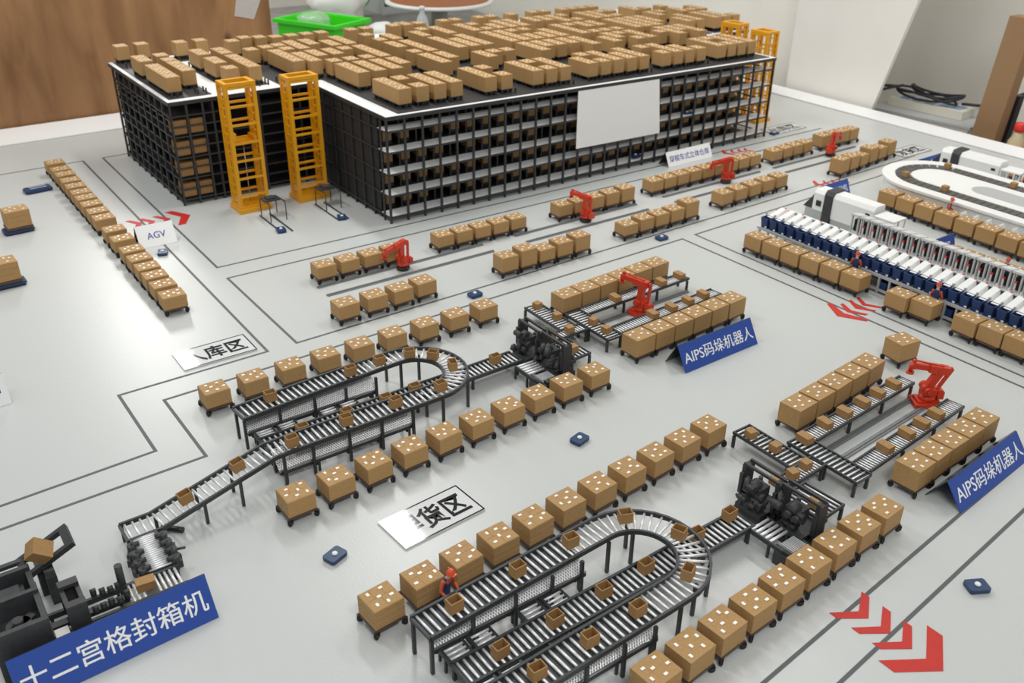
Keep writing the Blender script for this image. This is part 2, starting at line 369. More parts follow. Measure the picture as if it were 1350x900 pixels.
def load_mesh(sx, sy, sz, lay, nl, groove=0.0005, flat_labels=False):
    b = MB().m('card'); bm = b.bm; gx, gy = 6, 4
    V = {}
    def vert(i, j, k):
        key = (i, j, k)
        if key not in V: V[key] = bm.verts.new((-sx/2 + sx*i/gx, -sy/2 + sy*j/gy, sz*k/nl))
        return V[key]
    cells = [[] for _ in lay]; rings = [[] for _ in range(nl)]
    for i in range(gx):
        for j in range(gy):
            f = bm.faces.new([vert(i, j, nl), vert(i+1, j, nl), vert(i+1, j+1, nl), vert(i, j+1, nl)])
            for c, (x0, y0, x1, y1) in enumerate(lay):
                if x0 <= i < x1 and y0 <= j < y1: cells[c].append(f)
            bm.faces.new([vert(i, j, 0), vert(i, j+1, 0), vert(i+1, j+1, 0), vert(i+1, j, 0)])
    for k in range(nl):
        for i in range(gx):
            rings[k].append(bm.faces.new([vert(i, 0, k), vert(i+1, 0, k), vert(i+1, 0, k+1), vert(i, 0, k+1)]))
            rings[k].append(bm.faces.new([vert(i+1, gy, k), vert(i, gy, k), vert(i, gy, k+1), vert(i+1, gy, k+1)]))
        for j in range(gy):
            rings[k].append(bm.faces.new([vert(0, j+1, k), vert(0, j, k), vert(0, j, k+1), vert(0, j+1, k+1)]))
            rings[k].append(bm.faces.new([vert(gx, j, k), vert(gx, j+1, k), vert(gx, j+1, k+1), vert(gx, j, k+1)]))
    bmesh.ops.recalc_face_normals(bm, faces=bm.faces)
    for fs in cells + (rings if nl > 1 else []):
        if fs: bmesh.ops.inset_region(bm, faces=fs, thickness=groove, depth=groove*0.8, use_even_offset=True)
    if flat_labels:
        b.m('label'); lx, ly = 0.0056, 0.0040
        for px, py in LABELPOS:
            px *= (-1 if len(lay) == 6 else 1); b.box((px*sx-lx/2, py*sy-ly/2, sz+0.0002), (px*sx+lx/2, py*sy+ly/2, sz+0.0009))
    me = b.mesh('carton_load')
    return me
LABEL_ME = None
def label_mesh():
    b = MB().m('label'); b.box((-0.0030, -0.0020, 0), (0.0030, 0.0020, 0.0010)); return b.mesh('paper_label')
LABEL_ME = label_mesh()
LOADS = {}
def load(kind, h, w=0.0485, d=0.0445, gr=0.0007):
    """a prototype carton load kept per (kind, height); near kinds carry their paper labels as parts"""
    key = (kind, h, w, d, gr)
    if key not in LOADS:
        LOADS[key] = load_mesh(w, d, h, LAYOUT[kind % 3], 3 if h > 0.028 else 1, gr if kind < 3 else 0.0002, kind >= 3)
    return LOADS[key]
DOLLY = None; NLOAD = 0
def put_load(cx, cy, z, rz, h, kind, label, group, w=0.0485, d=0.0445, gr=0.0007):
    o = ob('carton_stack', load(kind, h, w, d, gr), None, (cx, cy, z), rz); tag(o, label, 'carton stack', group)
    if kind < 3:
        rr = random.Random(int(cx*9999))
        fx, fy = rr.choice((-1, 1)), rr.choice((-1, 1))
        for px, py in LABELPOS:
            px *= fx; py *= fy
            l = ob('paper_label', LABEL_ME, o, ((px + rr.uniform(-.05, .05))*w, (py + rr.uniform(-.05, .05))*d, h+0.0004), PI/2*rr.choice((0, 0, 0, 1)))
    return o
def put_dolly(cx, cy, rz, label, group):
    global DOLLY
    if DOLLY is None:
        DOLLY = make_dolly(); DOLLY.location = (cx, cy, 0); DOLLY.rotation_euler = (0, 0, rz); tag(DOLLY, label, None, group); return DOLLY
    return dup(DOLLY, (cx, cy, 0), rz, label, group)
def cart_row(pts, place, order, h=0.031, near=True, heights=None, kinds=None, rz=None, w=0.0485, d=0.0445, gr=0.0007):
    """pts: near bottom corner (low x, low y) of every load; place: where the row is; order: from which end it is counted"""
    n = len(pts)
    if rz is None:
        dx, dy = pts[-1][0]-pts[0][0], pts[-1][1]-pts[0][1]
        rz = math.atan2(dy, dx) if n > 1 and abs(dx) > abs(dy) else (math.atan2(-dx, dy) if n > 1 and dy > 0 else (math.atan2(dx, -dy) if n > 1 else 0.0))
    c, s = math.cos(rz), math.sin(rz)
    for i, (x, y) in enumerate(pts):
        cx = x + c*w/2 - s*d/2; cy = y + s*w/2 + c*d/2
        hh = heights[i] if heights else h
        jr = random.uniform(-0.03, 0.03)
        k = kinds[i] if kinds else (random.randrange(3) if near else 3 + random.randrange(3))
        num = nth(i) if n > 1 else 'only'
        put_load(cx, cy, 0.0157, rz + jr, hh, k, 'brown carton stack, %s %s %s' % (num, order, place), 'carton stacks ' + place, w, d, gr if gr < 0.0006 or (pts[i][0] < 0.75 and pts[i][1] < 1.65) or pts[i][0] < 0.5 else 0.0003)
        put_dolly(cx, cy, rz + jr, 'dolly under %s stack %s %s' % (num, order, place), 'dollies ' + place)
def spread(a, b, n): return [lerp(a, b, i/(n-1)) for i in range(n)]
O1 = 'from the left,'
cart_row([(0.410, 1.573), (0.488, 1.573), (0.569, 1.576), (0.648, 1.577), (0.727, 1.577), (0.808, 1.580), (0.889, 1.580), (0.968, 1.580), (1.047, 1.580)], 'behind the farther looped conveyor', O1, 0.031)
cart_row(spread((0.406, 1.178), (1.067, 1.207), 10), 'in front of the farther looped conveyor', O1, 0.031)
cart_row(spread((0.405, 0.882), (1.110, 0.929), 11), 'behind the nearer looped conveyor', O1, 0.034)
cart_row(spread((0.634, 0.562), (1.166, 0.598), 9), 'in front of the nearer looped conveyor', O1, 0.034, gr=0.0002, w=0.0510, d=0.0450)
cart_row([(0.843, 1.999), (0.907, 1.999), (0.972, 1.998), (1.036, 1.997)], 'behind the first floor robot', O1, 0.030, gr=0.0002, w=0.0500, d=0.0470)
cart_row([(0.788, 1.768), (0.862, 1.768), (0.930, 1.768), (0.997, 1.772)], 'in front of the first floor robot', O1, 0.032, gr=0.0002, w=0.0515, d=0.0470)
cart_row(spread((1.195, 2.003), (1.433, 1.997), 5), 'between the first and second floor robots', O1, 0.030, False)
cart_row(spread((1.245, 1.773), (1.483, 1.773), 5), 'opposite the first gap between floor robots', O1, 0.040, False, [0.038, 0.044, 0.031, 0.036, 0.040])
cart_row(spread((1.605, 2.003), (1.840, 1.994), 5), 'behind the second floor robot', O1, 0.032, False, [0.032, 0.032, 0.034, 0.036, 0.040])
cart_row(spread((1.667, 1.784), (1.909, 1.788), 5), 'in front of the second floor robot', O1, 0.034, False, [0.028, 0.033, 0.033, 0.034, 0.044])
cart_row(spread((1.978, 2.010), (2.437, 2.016), 9), 'behind the third floor robot', O1, 0.032, False)
cart_row(spread((2.073, 1.803), (2.337, 1.816), 5), 'in front of the third floor robot', O1, 0.034, False)
cart_row(spread((2.541, 2.010), (2.711, 2.016), 4), 'between third and fourth floor robots', O1, 0.032, False)
cart_row([(2.814, 2.022), (2.870, 2.022), (2.922, 2.022), (2.973, 2.020)], 'behind the fourth floor robot', O1, 0.038, False)
cart_row(spread((2.625, 1.793), (2.930, 1.827), 6), 'in front of the fourth floor robot', O1, 0.036, False, [0.044, 0.042, 0.034, 0.046, 0.036, 0.044])
cart_row(spread((1.233, 1.509), (1.530, 1.525), 6), 'behind the farther stacking robot', O1, 0.036, True, gr=0.0002, w=0.0550, d=0.0460)
cart_row(spread((1.230, 1.254), (1.529, 1.268), 6), 'behind the farther wide blue sign', O1, 0.040, True, gr=0.0002, w=0.0550, d=0.0460)
cart_row(spread((1.296, 0.876), (1.540, 0.899), 5), 'behind the nearer twin conveyor lanes', O1, 0.040, True, gr=0.0002, w=0.0550, d=0.0460)
cart_row(spread((1.311, 0.636), (1.536, 0.650), 5), 'behind the nearer wide blue sign', O1, 0.040, True, gr=0.0002, w=0.0510, d=0.0460)
cart_row([(1.678, 0.922)], 'standing alone beside the nearer stacking robot', 'the one', 0.040, True, rz=-0.15, gr=0.0002, w=0.0550, d=0.0460)
O2 = 'from the far end,'
cart_row(spread((1.887, 1.494), (1.900, 1.190), 6), 'in the long row before the sorting line', O2, 0.036, True, rz=0.0, w=0.0460, d=0.0545, gr=0.0002)
cart_row([(1.894, 1.058), (1.907, 0.999)], 'in the pair before the sorting line', O2, 0.036, True, rz=0.0, w=0.0460, d=0.0545, gr=0.0002)
cart_row([(1.912, 0.893), (1.915, 0.834), (1.917, 0.776), (1.918, 0.716)], 'in the nearest row before the sorting line', O2, 0.036, True, rz=0.0, w=0.0460, d=0.0545, gr=0.0002)
cart_row(spread((2.489, 1.500), (2.455, 1.100), 7) + [(2.450, 1.034), (2.446, 0.968)], 'beside the white oval carousel', O2, 0.038, False, rz=0.0, d=0.056)
cart_row([(2.30, 1.185), (2.302, 1.125), (2.302, 1.066), (2.302, 1.008), (2.302, 0.95)], 'in the low row behind the sorting line', O2, 0.014, False, rz=0.0, d=0.0485)
cart_row([(2.235, 1.275)], 'beside the worker behind the sorting line', 'the one', 0.014, False, rz=0.0)
cart_row([(2.40, 1.515)], 'beside the white boxy machine', 'the one', 0.014, False, rz=0.0)
cart_row([(3.075, 1.455)], 'beside the farther white boxy machine', 'the one', 0.014, False, rz=0.0)
ys = [3.253, 3.172, 3.112, 3.042, 2.978, 2.913, 2.855, 2.792, 2.722, 2.660, 2.554, 2.475, 2.385, 2.319, 2.254, 2.192, 2.129, 2.062]
cart_row([(0.4745, y-0.0225) for y in ys], 'in the entry line beside the white sign', O2, 0.030, True, rz=0.0, w=0.0540, d=0.0460)

# ------------------------------------------------------------------ small guided robots
def make_agv():
    t = thing('guided_robot', 'x', 'robot', (0, 0, 0))
    b = MB().m('navy'); pl = [(-.016+.004*(1-math.cos(a)), 0) for a in (0,)]
    def rr(hx, hy, r, n=4):
        P = []
        for cx, cy, a0 in ((hx-r, hy-r, 0), (-hx+r, hy-r, PI/2), (-hx+r, -hy+r, PI), (hx-r, -hy+r, 1.5*PI)):
            for i in range(n+1): a = a0 + PI/2*i/n; P.append((cx + r*math.cos(a), cy + r*math.sin(a)))
        return P
    b.prism(rr(0.0165, 0.0125, 0.004), 0.002, 0.0085); b.bevel(0.0012, 2); ob('body', b, t)
    b = MB().m('blackp'); b.prism(rr(0.0155, 0.0115, 0.0035), 0.0004, 0.002); ob('skirt', b, t)
    b = MB().m('white'); b.lathe([(0.0048, 0.0086), (0.0048, 0.0098), (0.0038, 0.0112), (0.002, 0.0119), (0.0003, 0.012)], (0, 0, 0), 14); ob('lift_dome', b, t)
    b = MB().m('grey'); b.box((0.0166, -0.006, 0.0035), (0.0172, 0.006, 0.0065)); ob('sensor_strip', b, t)
    return t
AGV = make_agv()
AGVS = [((0.948, 1.098), 0.25, 'small navy guided robot with white dome on open floor beyond the two plaques'),
        ((0.432, 1.068), 0.35, 'small navy guided robot with white dome beside the lettered floor plaque'),
        ((1.197, 0.452), -0.5, 'small navy guided robot with white dome past the chevrons at the table corner'),
        ((1.130, 1.728), 0.05, 'small navy guided robot with white dome on the line behind the last dolly'),
        ((1.764, 1.738), 0.0, 'small navy guided robot with white dome on the line near the second floor robot'),
        ((0.583, 2.414), 1.2, 'small navy guided robot with white dome in front of the white sign'),
        ((0.908, 2.388), 1.4, 'small navy guided robot at the rail end of the first yellow crane'),
        ((1.095, 2.382), 1.3, 'small navy guided robot at the rail end of the second yellow crane'),
        ((2.163, 2.292), 0.0, 'small navy guided robot on the lowest shelf walkway of the rack')]
for i, (p, rz, lb) in enumerate(AGVS):
    z = 0.0225 if i == 8 else 0.0
    if i == 0: AGV.location = (*p, z); AGV.rotation_euler = (0, 0, rz); AGV['label'] = lb; AGV['group'] = 'small guided robots'
    else: dup(AGV, (*p, z), rz, lb, 'small guided robots')
dup(AGV, (2.392, 2.290, 0.137), 0, 'small navy guided robot on a middle shelf walkway of the rack', 'small guided robots')
dup(AGV, (2.845, 2.262, 0), 0, 'small dark guided robot on the floor past the rack corner', 'small guided robots')
def carrier(label, loc, rz, ghost=False):
    t = thing('carrier_robot', label, 'robot', (*loc, 0), rz)
    b = MB().m('navy'); b.box((-0.036, -0.022, 0.003), (0.036, 0.022, 0.0105)); b.box((-0.040, -0.018, 0.004), (0.040, 0.018, 0.009)); b.bevel(0.0012); ob('body', b, t)
    b = MB().m('blackp'); b.box((-0.036, -0.023, 0.0003), (0.036, 0.023, 0.003)); ob('skirt', b, t)
    b = MB().m('bin'); b.box((-0.026, -0.014, 0.0106), (0.030, 0.014, 0.0122)); ob('lift_plate', b, t)
    for s in (-1, 1):
        b = MB().m('white'); b.box((-0.024, s*0.008-0.0012, 0.0123), (0.026, s*0.008+0.0012, 0.0128)); ob('stripe', b, t)
    return t
carrier('long navy carrier robot without load beside the entry line of carts', (0.417, 3.128), 0.08)
carrier('navy carrier robot under a carton stack, the farther of two', (0.300, 2.800), 0.05)
carrier('navy carrier robot under a carton stack, the nearer of two', (0.208, 2.432), 0.02)
for (x, y, lb, lb2) in ((0.303, 2.800, 'brown carton stack riding on the farther loaded carrier robot', 'dark load tray on the farther loaded carrier robot'),
                   (0.205, 2.432, 'brown carton stack riding on the nearer loaded carrier robot', 'dark load tray on the nearer loaded carrier robot')):
    b = MB().m('deck'); b.box((-0.034, -0.026, 0.0135), (0.034, 0.026, 0.0205)); b.bevel(0.001)
    tag(ob('load_tray', b, None, (x, y, 0), 0.03), lb2, 'tray')
    put_load(x, y, 0.021, 0.05, 0.046, 1, lb, 'carton stacks on carrier robots', 0.063, 0.05)

# ------------------------------------------------------------------ conveyors
ROLL = {}
def roller_mesh(L, r):
    k = (round(L, 4), r)
    if k not in ROLL:
        b = MB().m('steel'); b.cyl((0, -L/2, 0), (0, L/2, 0), r, 9); ROLL[k] = b.mesh('roller')
    return ROLL[k]
def path_sample(path, pitch):
    P = [Vector(p) for p in path]; out = []; acc = 0.0; nxt = pitch*0.6
    for a, c in zip(P, P[1:]):
        L = (c-a).length
        while nxt <= acc + L:
            t = (nxt-acc)/L; out.append((a.lerp(c, t), (c-a).normalized())); nxt += pitch
        acc += L
    return out
def conveyor(name, label, path, width, pitch, r=0.0022, rail_h=0.008, rail_w=0.004, legs=(), group=None, cat='conveyor', rollmax=100, ends=(True, True), pans=None):
    """path: centre line of the roller tops; legs: (x, y) feet"""
    o0 = Vector(path[0]); t = thing(name, label, cat, (o0.x, o0.y, 0), 0, group)
    P = [Vector(p) - Vector((o0.x, o0.y, 0)) for p in path]; hw = width/2
    offs = []
    for s in (-1, 1):
        line_ = []
        for i, p in enumerate(P):
            d = P[min(i+1, len(P)-1)] - P[max(i-1, 0)]; d.z = 0; d.normalize(); n = Vector((-d.y, d.x, 0))
            line_.append(p + n*(s*hw) + Vector((0, 0, -rail_h/2 + 0.0022)))
        offs.append(line_)
        b = MB().m('frame'); b.strip(line_, rail_w, rail_h); ob('side_rail', b, t)
    for e, i in ((0, 0), (1, -1)):
        if ends[e]:
            b = MB().m('frame'); b.bar(offs[0][i] + Vector((0, 0, -0.001)), offs[1][i] + Vector((0, 0, -0.001)), rail_w, rail_h-0.002); ob('end_bar', b, t)
    for pn in ([path] if pans is None else pans):
        b = MB().m('frame'); b.strip([Vector(q) - Vector((o0.x, o0.y, 0.0052 if r > 0.002 else 0.0042)) for q in pn], width-0.0045, 0.0008); ob('bed_pan', b, t)
    me = roller_mesh(width-0.003, r)
    for k, (p, d) in enumerate(path_sample(P, pitch)):
        if k >= rollmax: break
        q = ob('roller', me, t, p + Vector((0, 0, -r)), math.atan2(d.y, d.x))
    for (x, y, z) in legs:
        b = MB().m('frame'); b.box((-0.0024, -0.0024, 0.0004), (0.0024, 0.0024, z-0.0062)); ob('leg', b, t, (x-o0.x, y-o0.y, 0))
    return t
def arc(c, r, a0, a1, n, z): return [(c[0] + r*math.cos(a0 + (a1-a0)*i/n), c[1] + r*math.sin(a0 + (a1-a0)*i/n), z) for i in range(n+1)]
ZL, ZM = 0.067, 0.032
# farther loop: from the ramp along the near lane, round the bend, back along the far lane
cy1, cx1, R1 = 1.3895, 0.766, 0.080
ramp1 = [(0.172, 1.272, 0.034), (0.222, 1.273, 0.034), (0.430, 1.306, 0.0665), (0.47, 1.307, ZL)]
loop1 = ramp1 + [(0.60, 1.309, ZL), (0.766, 1.3095, ZL)] + arc((cx1, cy1), R1, -PI/2, PI/2, 16, ZL)[1:] + [(0.60, 1.461, ZL), (0.430, 1.447, ZL)]
lp = []
for x in (0.50, 0.57, 0.635, 0.70): lp += [(x, 1.4285, ZL), (x, 1.476, ZL), (x, 1.284, ZL), (x, 1.331, ZL)]
lp += [(0.431, 1.426, ZL), (0.431, 1.468, ZL), (0.445, 1.281, ZL), (0.445, 1.330, ZL), (0.766, 1.285, ZL), (0.757, 1.332, ZL), (0.766, 1.447, ZL), (0.757, 1.494, ZL), (0.816, 1.462, ZL-.002), (0.842, 1.317, ZL),
       (0.363, 1.272, 0.056), (0.363, 1.319, 0.056), (0.298, 1.262, 0.046), (0.298, 1.308, 0.046), (0.226, 1.251, 0.034), (0.226, 1.295, 0.034), (0.174, 1.251, 0.034), (0.174, 1.295, 0.034)]
conveyor('looped_roller_conveyor', 'farther looped steel roller conveyor with a ramp down to the box machine', loop1, 0.048, 0.0119, legs=lp, pans=[[(0.47, 1.307, ZL), (0.60, 1.309, ZL), (0.72, 1.3095, ZL)], [(0.70, 1.4645, ZL), (0.60, 1.461, ZL), (0.435, 1.447, ZL)]])
# nearer loop
cy2, cx2, R2 = 0.7455, 0.770, 0.081
loop2 = [(0.44, 0.652, ZL), (0.60, 0.659, ZL), (0.770, 0.6645, ZL)] + arc((cx2, cy2), R2, -PI/2, PI/2, 16, ZL)[1:] + [(0.60, 0.818, ZL), (0.436, 0.808, ZL)]
lp = []
for x in (0.508, 0.58, 0.645, 0.70): lp += [(x, 0.790, ZL), (x, 0.836, ZL), (x, 0.633, ZL), (x, 0.680, ZL)]
lp += [(0.438, 0.784, ZL), (0.436, 0.829, ZL), (0.440, 0.630, ZL), (0.755, 0.641, ZL), (0.760, 0.800, ZL), (0.803, 0.794, ZL), (0.821, 0.826, ZL), (0.848, 0.676, ZL), (0.803, 0.66, ZL)]
conveyor('looped_roller_conveyor', 'nearer looped steel roller conveyor at the picture edge', loop2, 0.048, 0.0119, legs=lp, ends=(False, True), pans=[[(0.445, 0.652, ZL), (0.60, 0.659, ZL), (0.72, 0.6635, ZL)], [(0.70, 0.822, ZL), (0.60, 0.818, ZL), (0.440, 0.808, ZL)]])
def inner(dx, dy, tag_, xs, x1):
    """low lane inside a loop, its transfer tables and the trays"""
    conveyor('roller_conveyor', 'low straight roller conveyor running out through the %s loop' % tag_, [(0.446+dx, 1.3755+dy, ZM), (x1, 1.3835+dy-(0.002 if dy else 0), ZM)], 0.044, 0.0105,
             legs=[(x+dx, 1.3755+dy+s*0.021, ZM) for x in (0.449, 0.60, 0.75) for s in (-1, 1)] + [(0.886+dx, 1.366+dy, ZM), (0.886+dx, 1.404+dy, ZM), (x1-0.01, 1.363+dy, ZM), (x1-0.01, 1.404+dy, ZM)])
    for s, nm in ((1, 'far'), (-1, 'near')):
        for i, x in enumerate(xs):
            w = 0.034; yc = 1.3755+dy + s*(0.0378 if s > 0 else 0.0378)
            t = thing('transfer_table', 'short roller table on the %s side of the low lane, %s in the %s loop' % (nm, nth(i), tag_), 'roller table', (x+dx, yc, 0))
            b = MB().m('frame')
            b.box((-w/2-0.002, -0.0145, ZM-0.008), (-w/2+0.002, 0.0145, ZM)); b.box((w/2-0.002, -0.0145, ZM-0.008), (w/2+0.002, 0.0145, ZM)); b.box((-w/2, -0.0145, ZM-0.0075), (w/2, -0.0125, ZM-0.001)); b.box((-w/2, 0.0125, ZM-0.0075), (w/2, 0.0145, ZM-0.001))
            ob('table_frame', b, t)
            b = MB().m('steel'); b.cyl((-w/2+0.002, 0, 0), (w/2-0.002, 0, 0), 0.0022, 9); me = b.mesh('roller')
            for k in (-1, 0, 1): ob('roller', me, t, (0, k*0.0083, ZM-0.0022))
            for sx in (-1, 1):
                b = MB().m('frame'); b.box((sx*w/2-0.0018, -0.002, 0.0004), (sx*w/2+0.0018, 0.002, ZM-0.008)); ob('leg', b, t)
    for nm, ya, yb in (('far', 1.4705+dy, 1.4355+dy), ('near', 1.3255+dy-(0.0115 if dy else 0), 1.2905+dy-(0.0115 if dy else 0))):
        t = thing('sloping_tray', 'sloping patterned metal tray under the %s lane of the %s loop' % (nm, tag_), 'tray', (0.572+dx, ya, 0))
        L = 0.134; D = yb-ya
        b = MB().m('diamond'); b.hexa([(-L, 0, 0.052), (L, 0, 0.052), (L, D, 0.027), (-L, D, 0.027), (-L, 0, 0.0535), (L, 0, 0.0535), (L, D, 0.0285), (-L, D, 0.0285)]); ob('plate', b, t)
        b = MB().m('chrome'); b.box((-L, D-0.0015, 0.0262), (L, D-0.0002, 0.0305)); ob('lip', b, t)
        b = MB().m('frame'); b.box((-L, D-0.002, 0.020), (L, D+0.003, 0.0258)); b.box((-L, -0.003, 0.044), (L, 0.001, 0.0515)); ob('support_beam', b, t)
        for k in range(5):
            b = MB().m('frame'); b.box((-0.0018, D-0.0018, 0.0004), (0.0018, D+0.0018, 0.0198)); b.cyl((0, D+0.006, 0.012), (0, D+0.010, 0.012), 0.004, 8) ; ob('strut', b, t, (-L+0.012+k*(2*L-0.024)/4, 0, 0))
inner(0, 0, 'farther', (0.463, 0.506, 0.590, 0.632), 1.005)
inner(0.008, -0.638, 'nearer', (0.463, 0.506, 0.590, 0.632), 1.000)
# palletising cells
def cell(dx, dy, tag_, skew, xend):
    S = lambda x, y: (x+dx, y+dy + skew*(x-1.15))
    def C(nm, lb, a, c, wd, pitch, legs, **k):
        return conveyor(nm, lb, [(*S(*a), ZM), (*S(*c), ZM)], wd, pitch, 0.0018, 0.006, 0.003, [(*S(*q), ZM) for q in legs], **k)
    C('roller_conveyor', 'roller conveyor crossing behind the box sealers in the %s stacking cell' % tag_, (1.1755, 1.555), (1.1755, 1.4225), 0.042, 0.0100, [(1.155, 1.553), (1.196, 1.553), (1.155, 1.43), (1.196, 1.43)])
    C('roller_conveyor', 'short link conveyor leading out of the rear box sealer, %s stacking cell' % tag_, (1.095, 1.4045), (1.2085, 1.4045), 0.030, 0.0074, [(1.10, 1.391), (1.205, 1.391), (1.205, 1.418)])
    # wide outlet table of the front sealer
    t = C('roller_table', 'wide outlet roller table of the front box sealer, %s stacking cell' % tag_, (1.082, 1.343), (1.144, 1.343), 0.076, 0.0100, [(1.143, 1.306), (1.143, 1.380), (1.084, 1.306), (1.084, 1.380)])
    C('roller_conveyor', 'cross conveyor feeding both lanes of the %s stacking robot' % tag_, (1.2325, 1.473), (1.2325, 1.325), 0.042, 0.0100, [(1.213, 1.470), (1.252, 1.470), (1.213, 1.328), (1.252, 1.328), (1.212, 1.39)])
    C('roller_conveyor', 'rear roller lane beside the %s stacking robot, holding closed cartons' % tag_, (1.258, 1.461), (xend, 1.461), 0.033, 0.0074, [(1.37, 1.446), (1.37, 1.476), (1.48, 1.446), (1.48, 1.476), (xend-0.004, 1.446), (xend-0.004, 1.476)])
    C('roller_conveyor', 'front roller lane beside the %s stacking robot, holding closed cartons' % tag_, (1.258, 1.347), (xend, 1.353), 0.034, 0.0074, [(1.37, 1.332), (1.37, 1.362), (1.48, 1.334), (1.48, 1.366), (xend-0.004, 1.337), (xend-0.004, 1.369)])
    t = thing('floor_rail', 'pair of grey floor rails under the %s stacking robot' % tag_, 'rail', (*S(1.29, 1.425), 0), skew)
    for yy in (0.012, -0.020):
        b = MB().m('rail'); b.box((0, yy-0.006, 0.0003), (0.29, yy+0.006, 0.0030)); b.box((0, yy-0.0015, 0.0030), (0.29, yy+0.0015, 0.0048)); ob('rail', b, t)
cell(0, 0, 'farther', 0.03, 1.588)
cell(0.016, -0.632, 'nearer', 0.06, 1.588)

# ------------------------------------------------------------------ box sealers
def sealer(label, loc, seed, rz=0.0):
    rr = random.Random(seed); t = thing('box_sealer', label, 'machine', (*loc, 0), rz)
    b = MB().m('mach'); b.box((-0.030, -0.030, 0.0005), (0.034, 0.030, 0.012)); b.box((-0.028, -0.026, 0.012), (0.032, 0.026, 0.024)); b.bevel(0.0012); ob('base', b, t)
    for s in (-1, 1):
        b = MB().m('mach'); b.box((-0.006, s*0.034-0.004, 0.0005), (0.016, s*0.034+0.004, 0.084)); b.box((-0.012, s*0.034-0.003, 0.03), (-0.006, s*0.034+0.003, 0.07)); b.bevel(0.001); ob('column', b, t)
    for x in (-0.004, 0.012):
        b = MB().m('mach'); b.bar((x, -0.036, 0.086), (x, 0.036, 0.086), 0.0045, 0.0045); ob('cross_bar', b, t)
    b = MB().m('mach')
    b.box((-0.022, -0.014, 0.045), (0.004, 0.014, 0.066)); b.cyl((-0.026, 0, 0.062), (-0.010, 0, 0.072), 0.009, 12); b.cyl((-0.016, -0.02, 0.052), (-0.016, 0.02, 0.052), 0.007, 12); b.bevel(0.0008); ob('sealing_head', b, t)
    for k in range(9):
        b = MB().m('mach'); p = Vector((rr.uniform(-0.034, -0.012), rr.uniform(-0.028, 0.028), rr.uniform(0.028, 0.075))); a = rr.choice([Vector((1, 0, 0)), Vector((0, 1, 0)), Vector((0.5, 0.3, 0.6))])
        l = rr.uniform(0.006, 0.012); r = rr.uniform(0.004, 0.0068); b.cyl(p-a*l, p+a*l, r, 10); b.cyl(p+a*l, p+a*(l+0.004), r*0.5, 8); b.cbox(p+Vector((0.004, 0, -0.004)), (0.010, 0.008, 0.010), rr.random()); ob('motor', b, t)
    for s in (-1, 1):
        b = MB().m('mach'); b.cyl((0.022, s*0.024, 0.034), (0.036, s*0.024, 0.034), 0.006, 10); b.cyl((0.03, s*0.024, 0.034), (0.03, s*0.024, 0.05), 0.004, 8); ob('drive_wheel', b, t)
    return t
def infeed(label, loc, rz):
    """short cross table, ribbed slide and key panel before the front sealer"""
    t = thing('infeed_table', label, 'roller table', (*loc, 0), rz)
    b = MB().m('frame')
    b.box((-0.024, -0.034, 0.024), (-0.021, 0.034, 0.032)); b.box((0.021, -0.034, 0.024), (0.024, 0.034, 0.032)); ob('side_rail', b, t)
    me = None; b = MB().m('steel'); b.cyl((-0.021, 0, 0), (0.021, 0, 0), 0.0026, 9); me = b.mesh('roller')
    for k in range(5): ob('roller', me, t, (0, 0.030-k*0.0092, 0.0294))
    for x in (-0.0225, 0.0225):
        b = MB().m('frame'); b.box((x-0.0018, -0.010, 0.0004), (x+0.0018, -0.006, 0.024)); ob('leg', b, t)
        b = MB().m('frame'); b.box((x-0.0018, 0.030, 0.0004), (x+0.0018, 0.034, 0.024)); ob('leg', b, t)
    b = MB().m('mach'); b.box((-0.026, -0.060, 0.0004), (0.030, -0.020, 0.026)); b.bevel(0.001); ob('cabinet', b, t)
    b = MB().m('grey')
    for k in range(9): b.box((-0.012+k*0.0036, -0.046, 0.0262), (-0.012+k*0.0036+0.002, -0.021, 0.0318))
    b.box((-0.014, -0.047, 0.0258), (0.022, -0.020, 0.0282)); ob('ribbed_slide', b, t)
    b = MB().m('mach'); b.cyl((-0.019, -0.050, 0.029), (-0.019, -0.018, 0.029), 0.004, 10); ob('guide_roller', b, t)
    b = MB().m('mach'); b.box((-0.010, -0.060, 0.0262), (0.030, -0.048, 0.033)); ob('key_panel', b, t)
    for i in range(3):
        for j in range(2):
            b = MB().m('frame'); b.box((-0.004+i*0.010, -0.0585+j*0.005, 0.0331), (0.002+i*0.010, -0.0555+j*0.005, 0.0342)); ob('key', b, t)
    return t
sealer('dark grey rear box sealer with motors in the farther stacking cell', (1.052, 1.395), 3)
sealer('dark grey front box sealer with motors in the farther stacking cell', (1.058, 1.3205), 4)
infeed('dark infeed table with key panel beside the farther front box sealer', (1.004, 1.318), 0)
sealer('dark grey rear box sealer with motors in the nearer stacking cell', (1.058, 0.763), 5, 0.03)
sealer('dark grey front box sealer with motors in the nearer stacking cell', (1.066, 0.689), 6, 0.03)
infeed('dark infeed table with key panel beside the nearer front box sealer', (1.012, 0.690), 0.03)

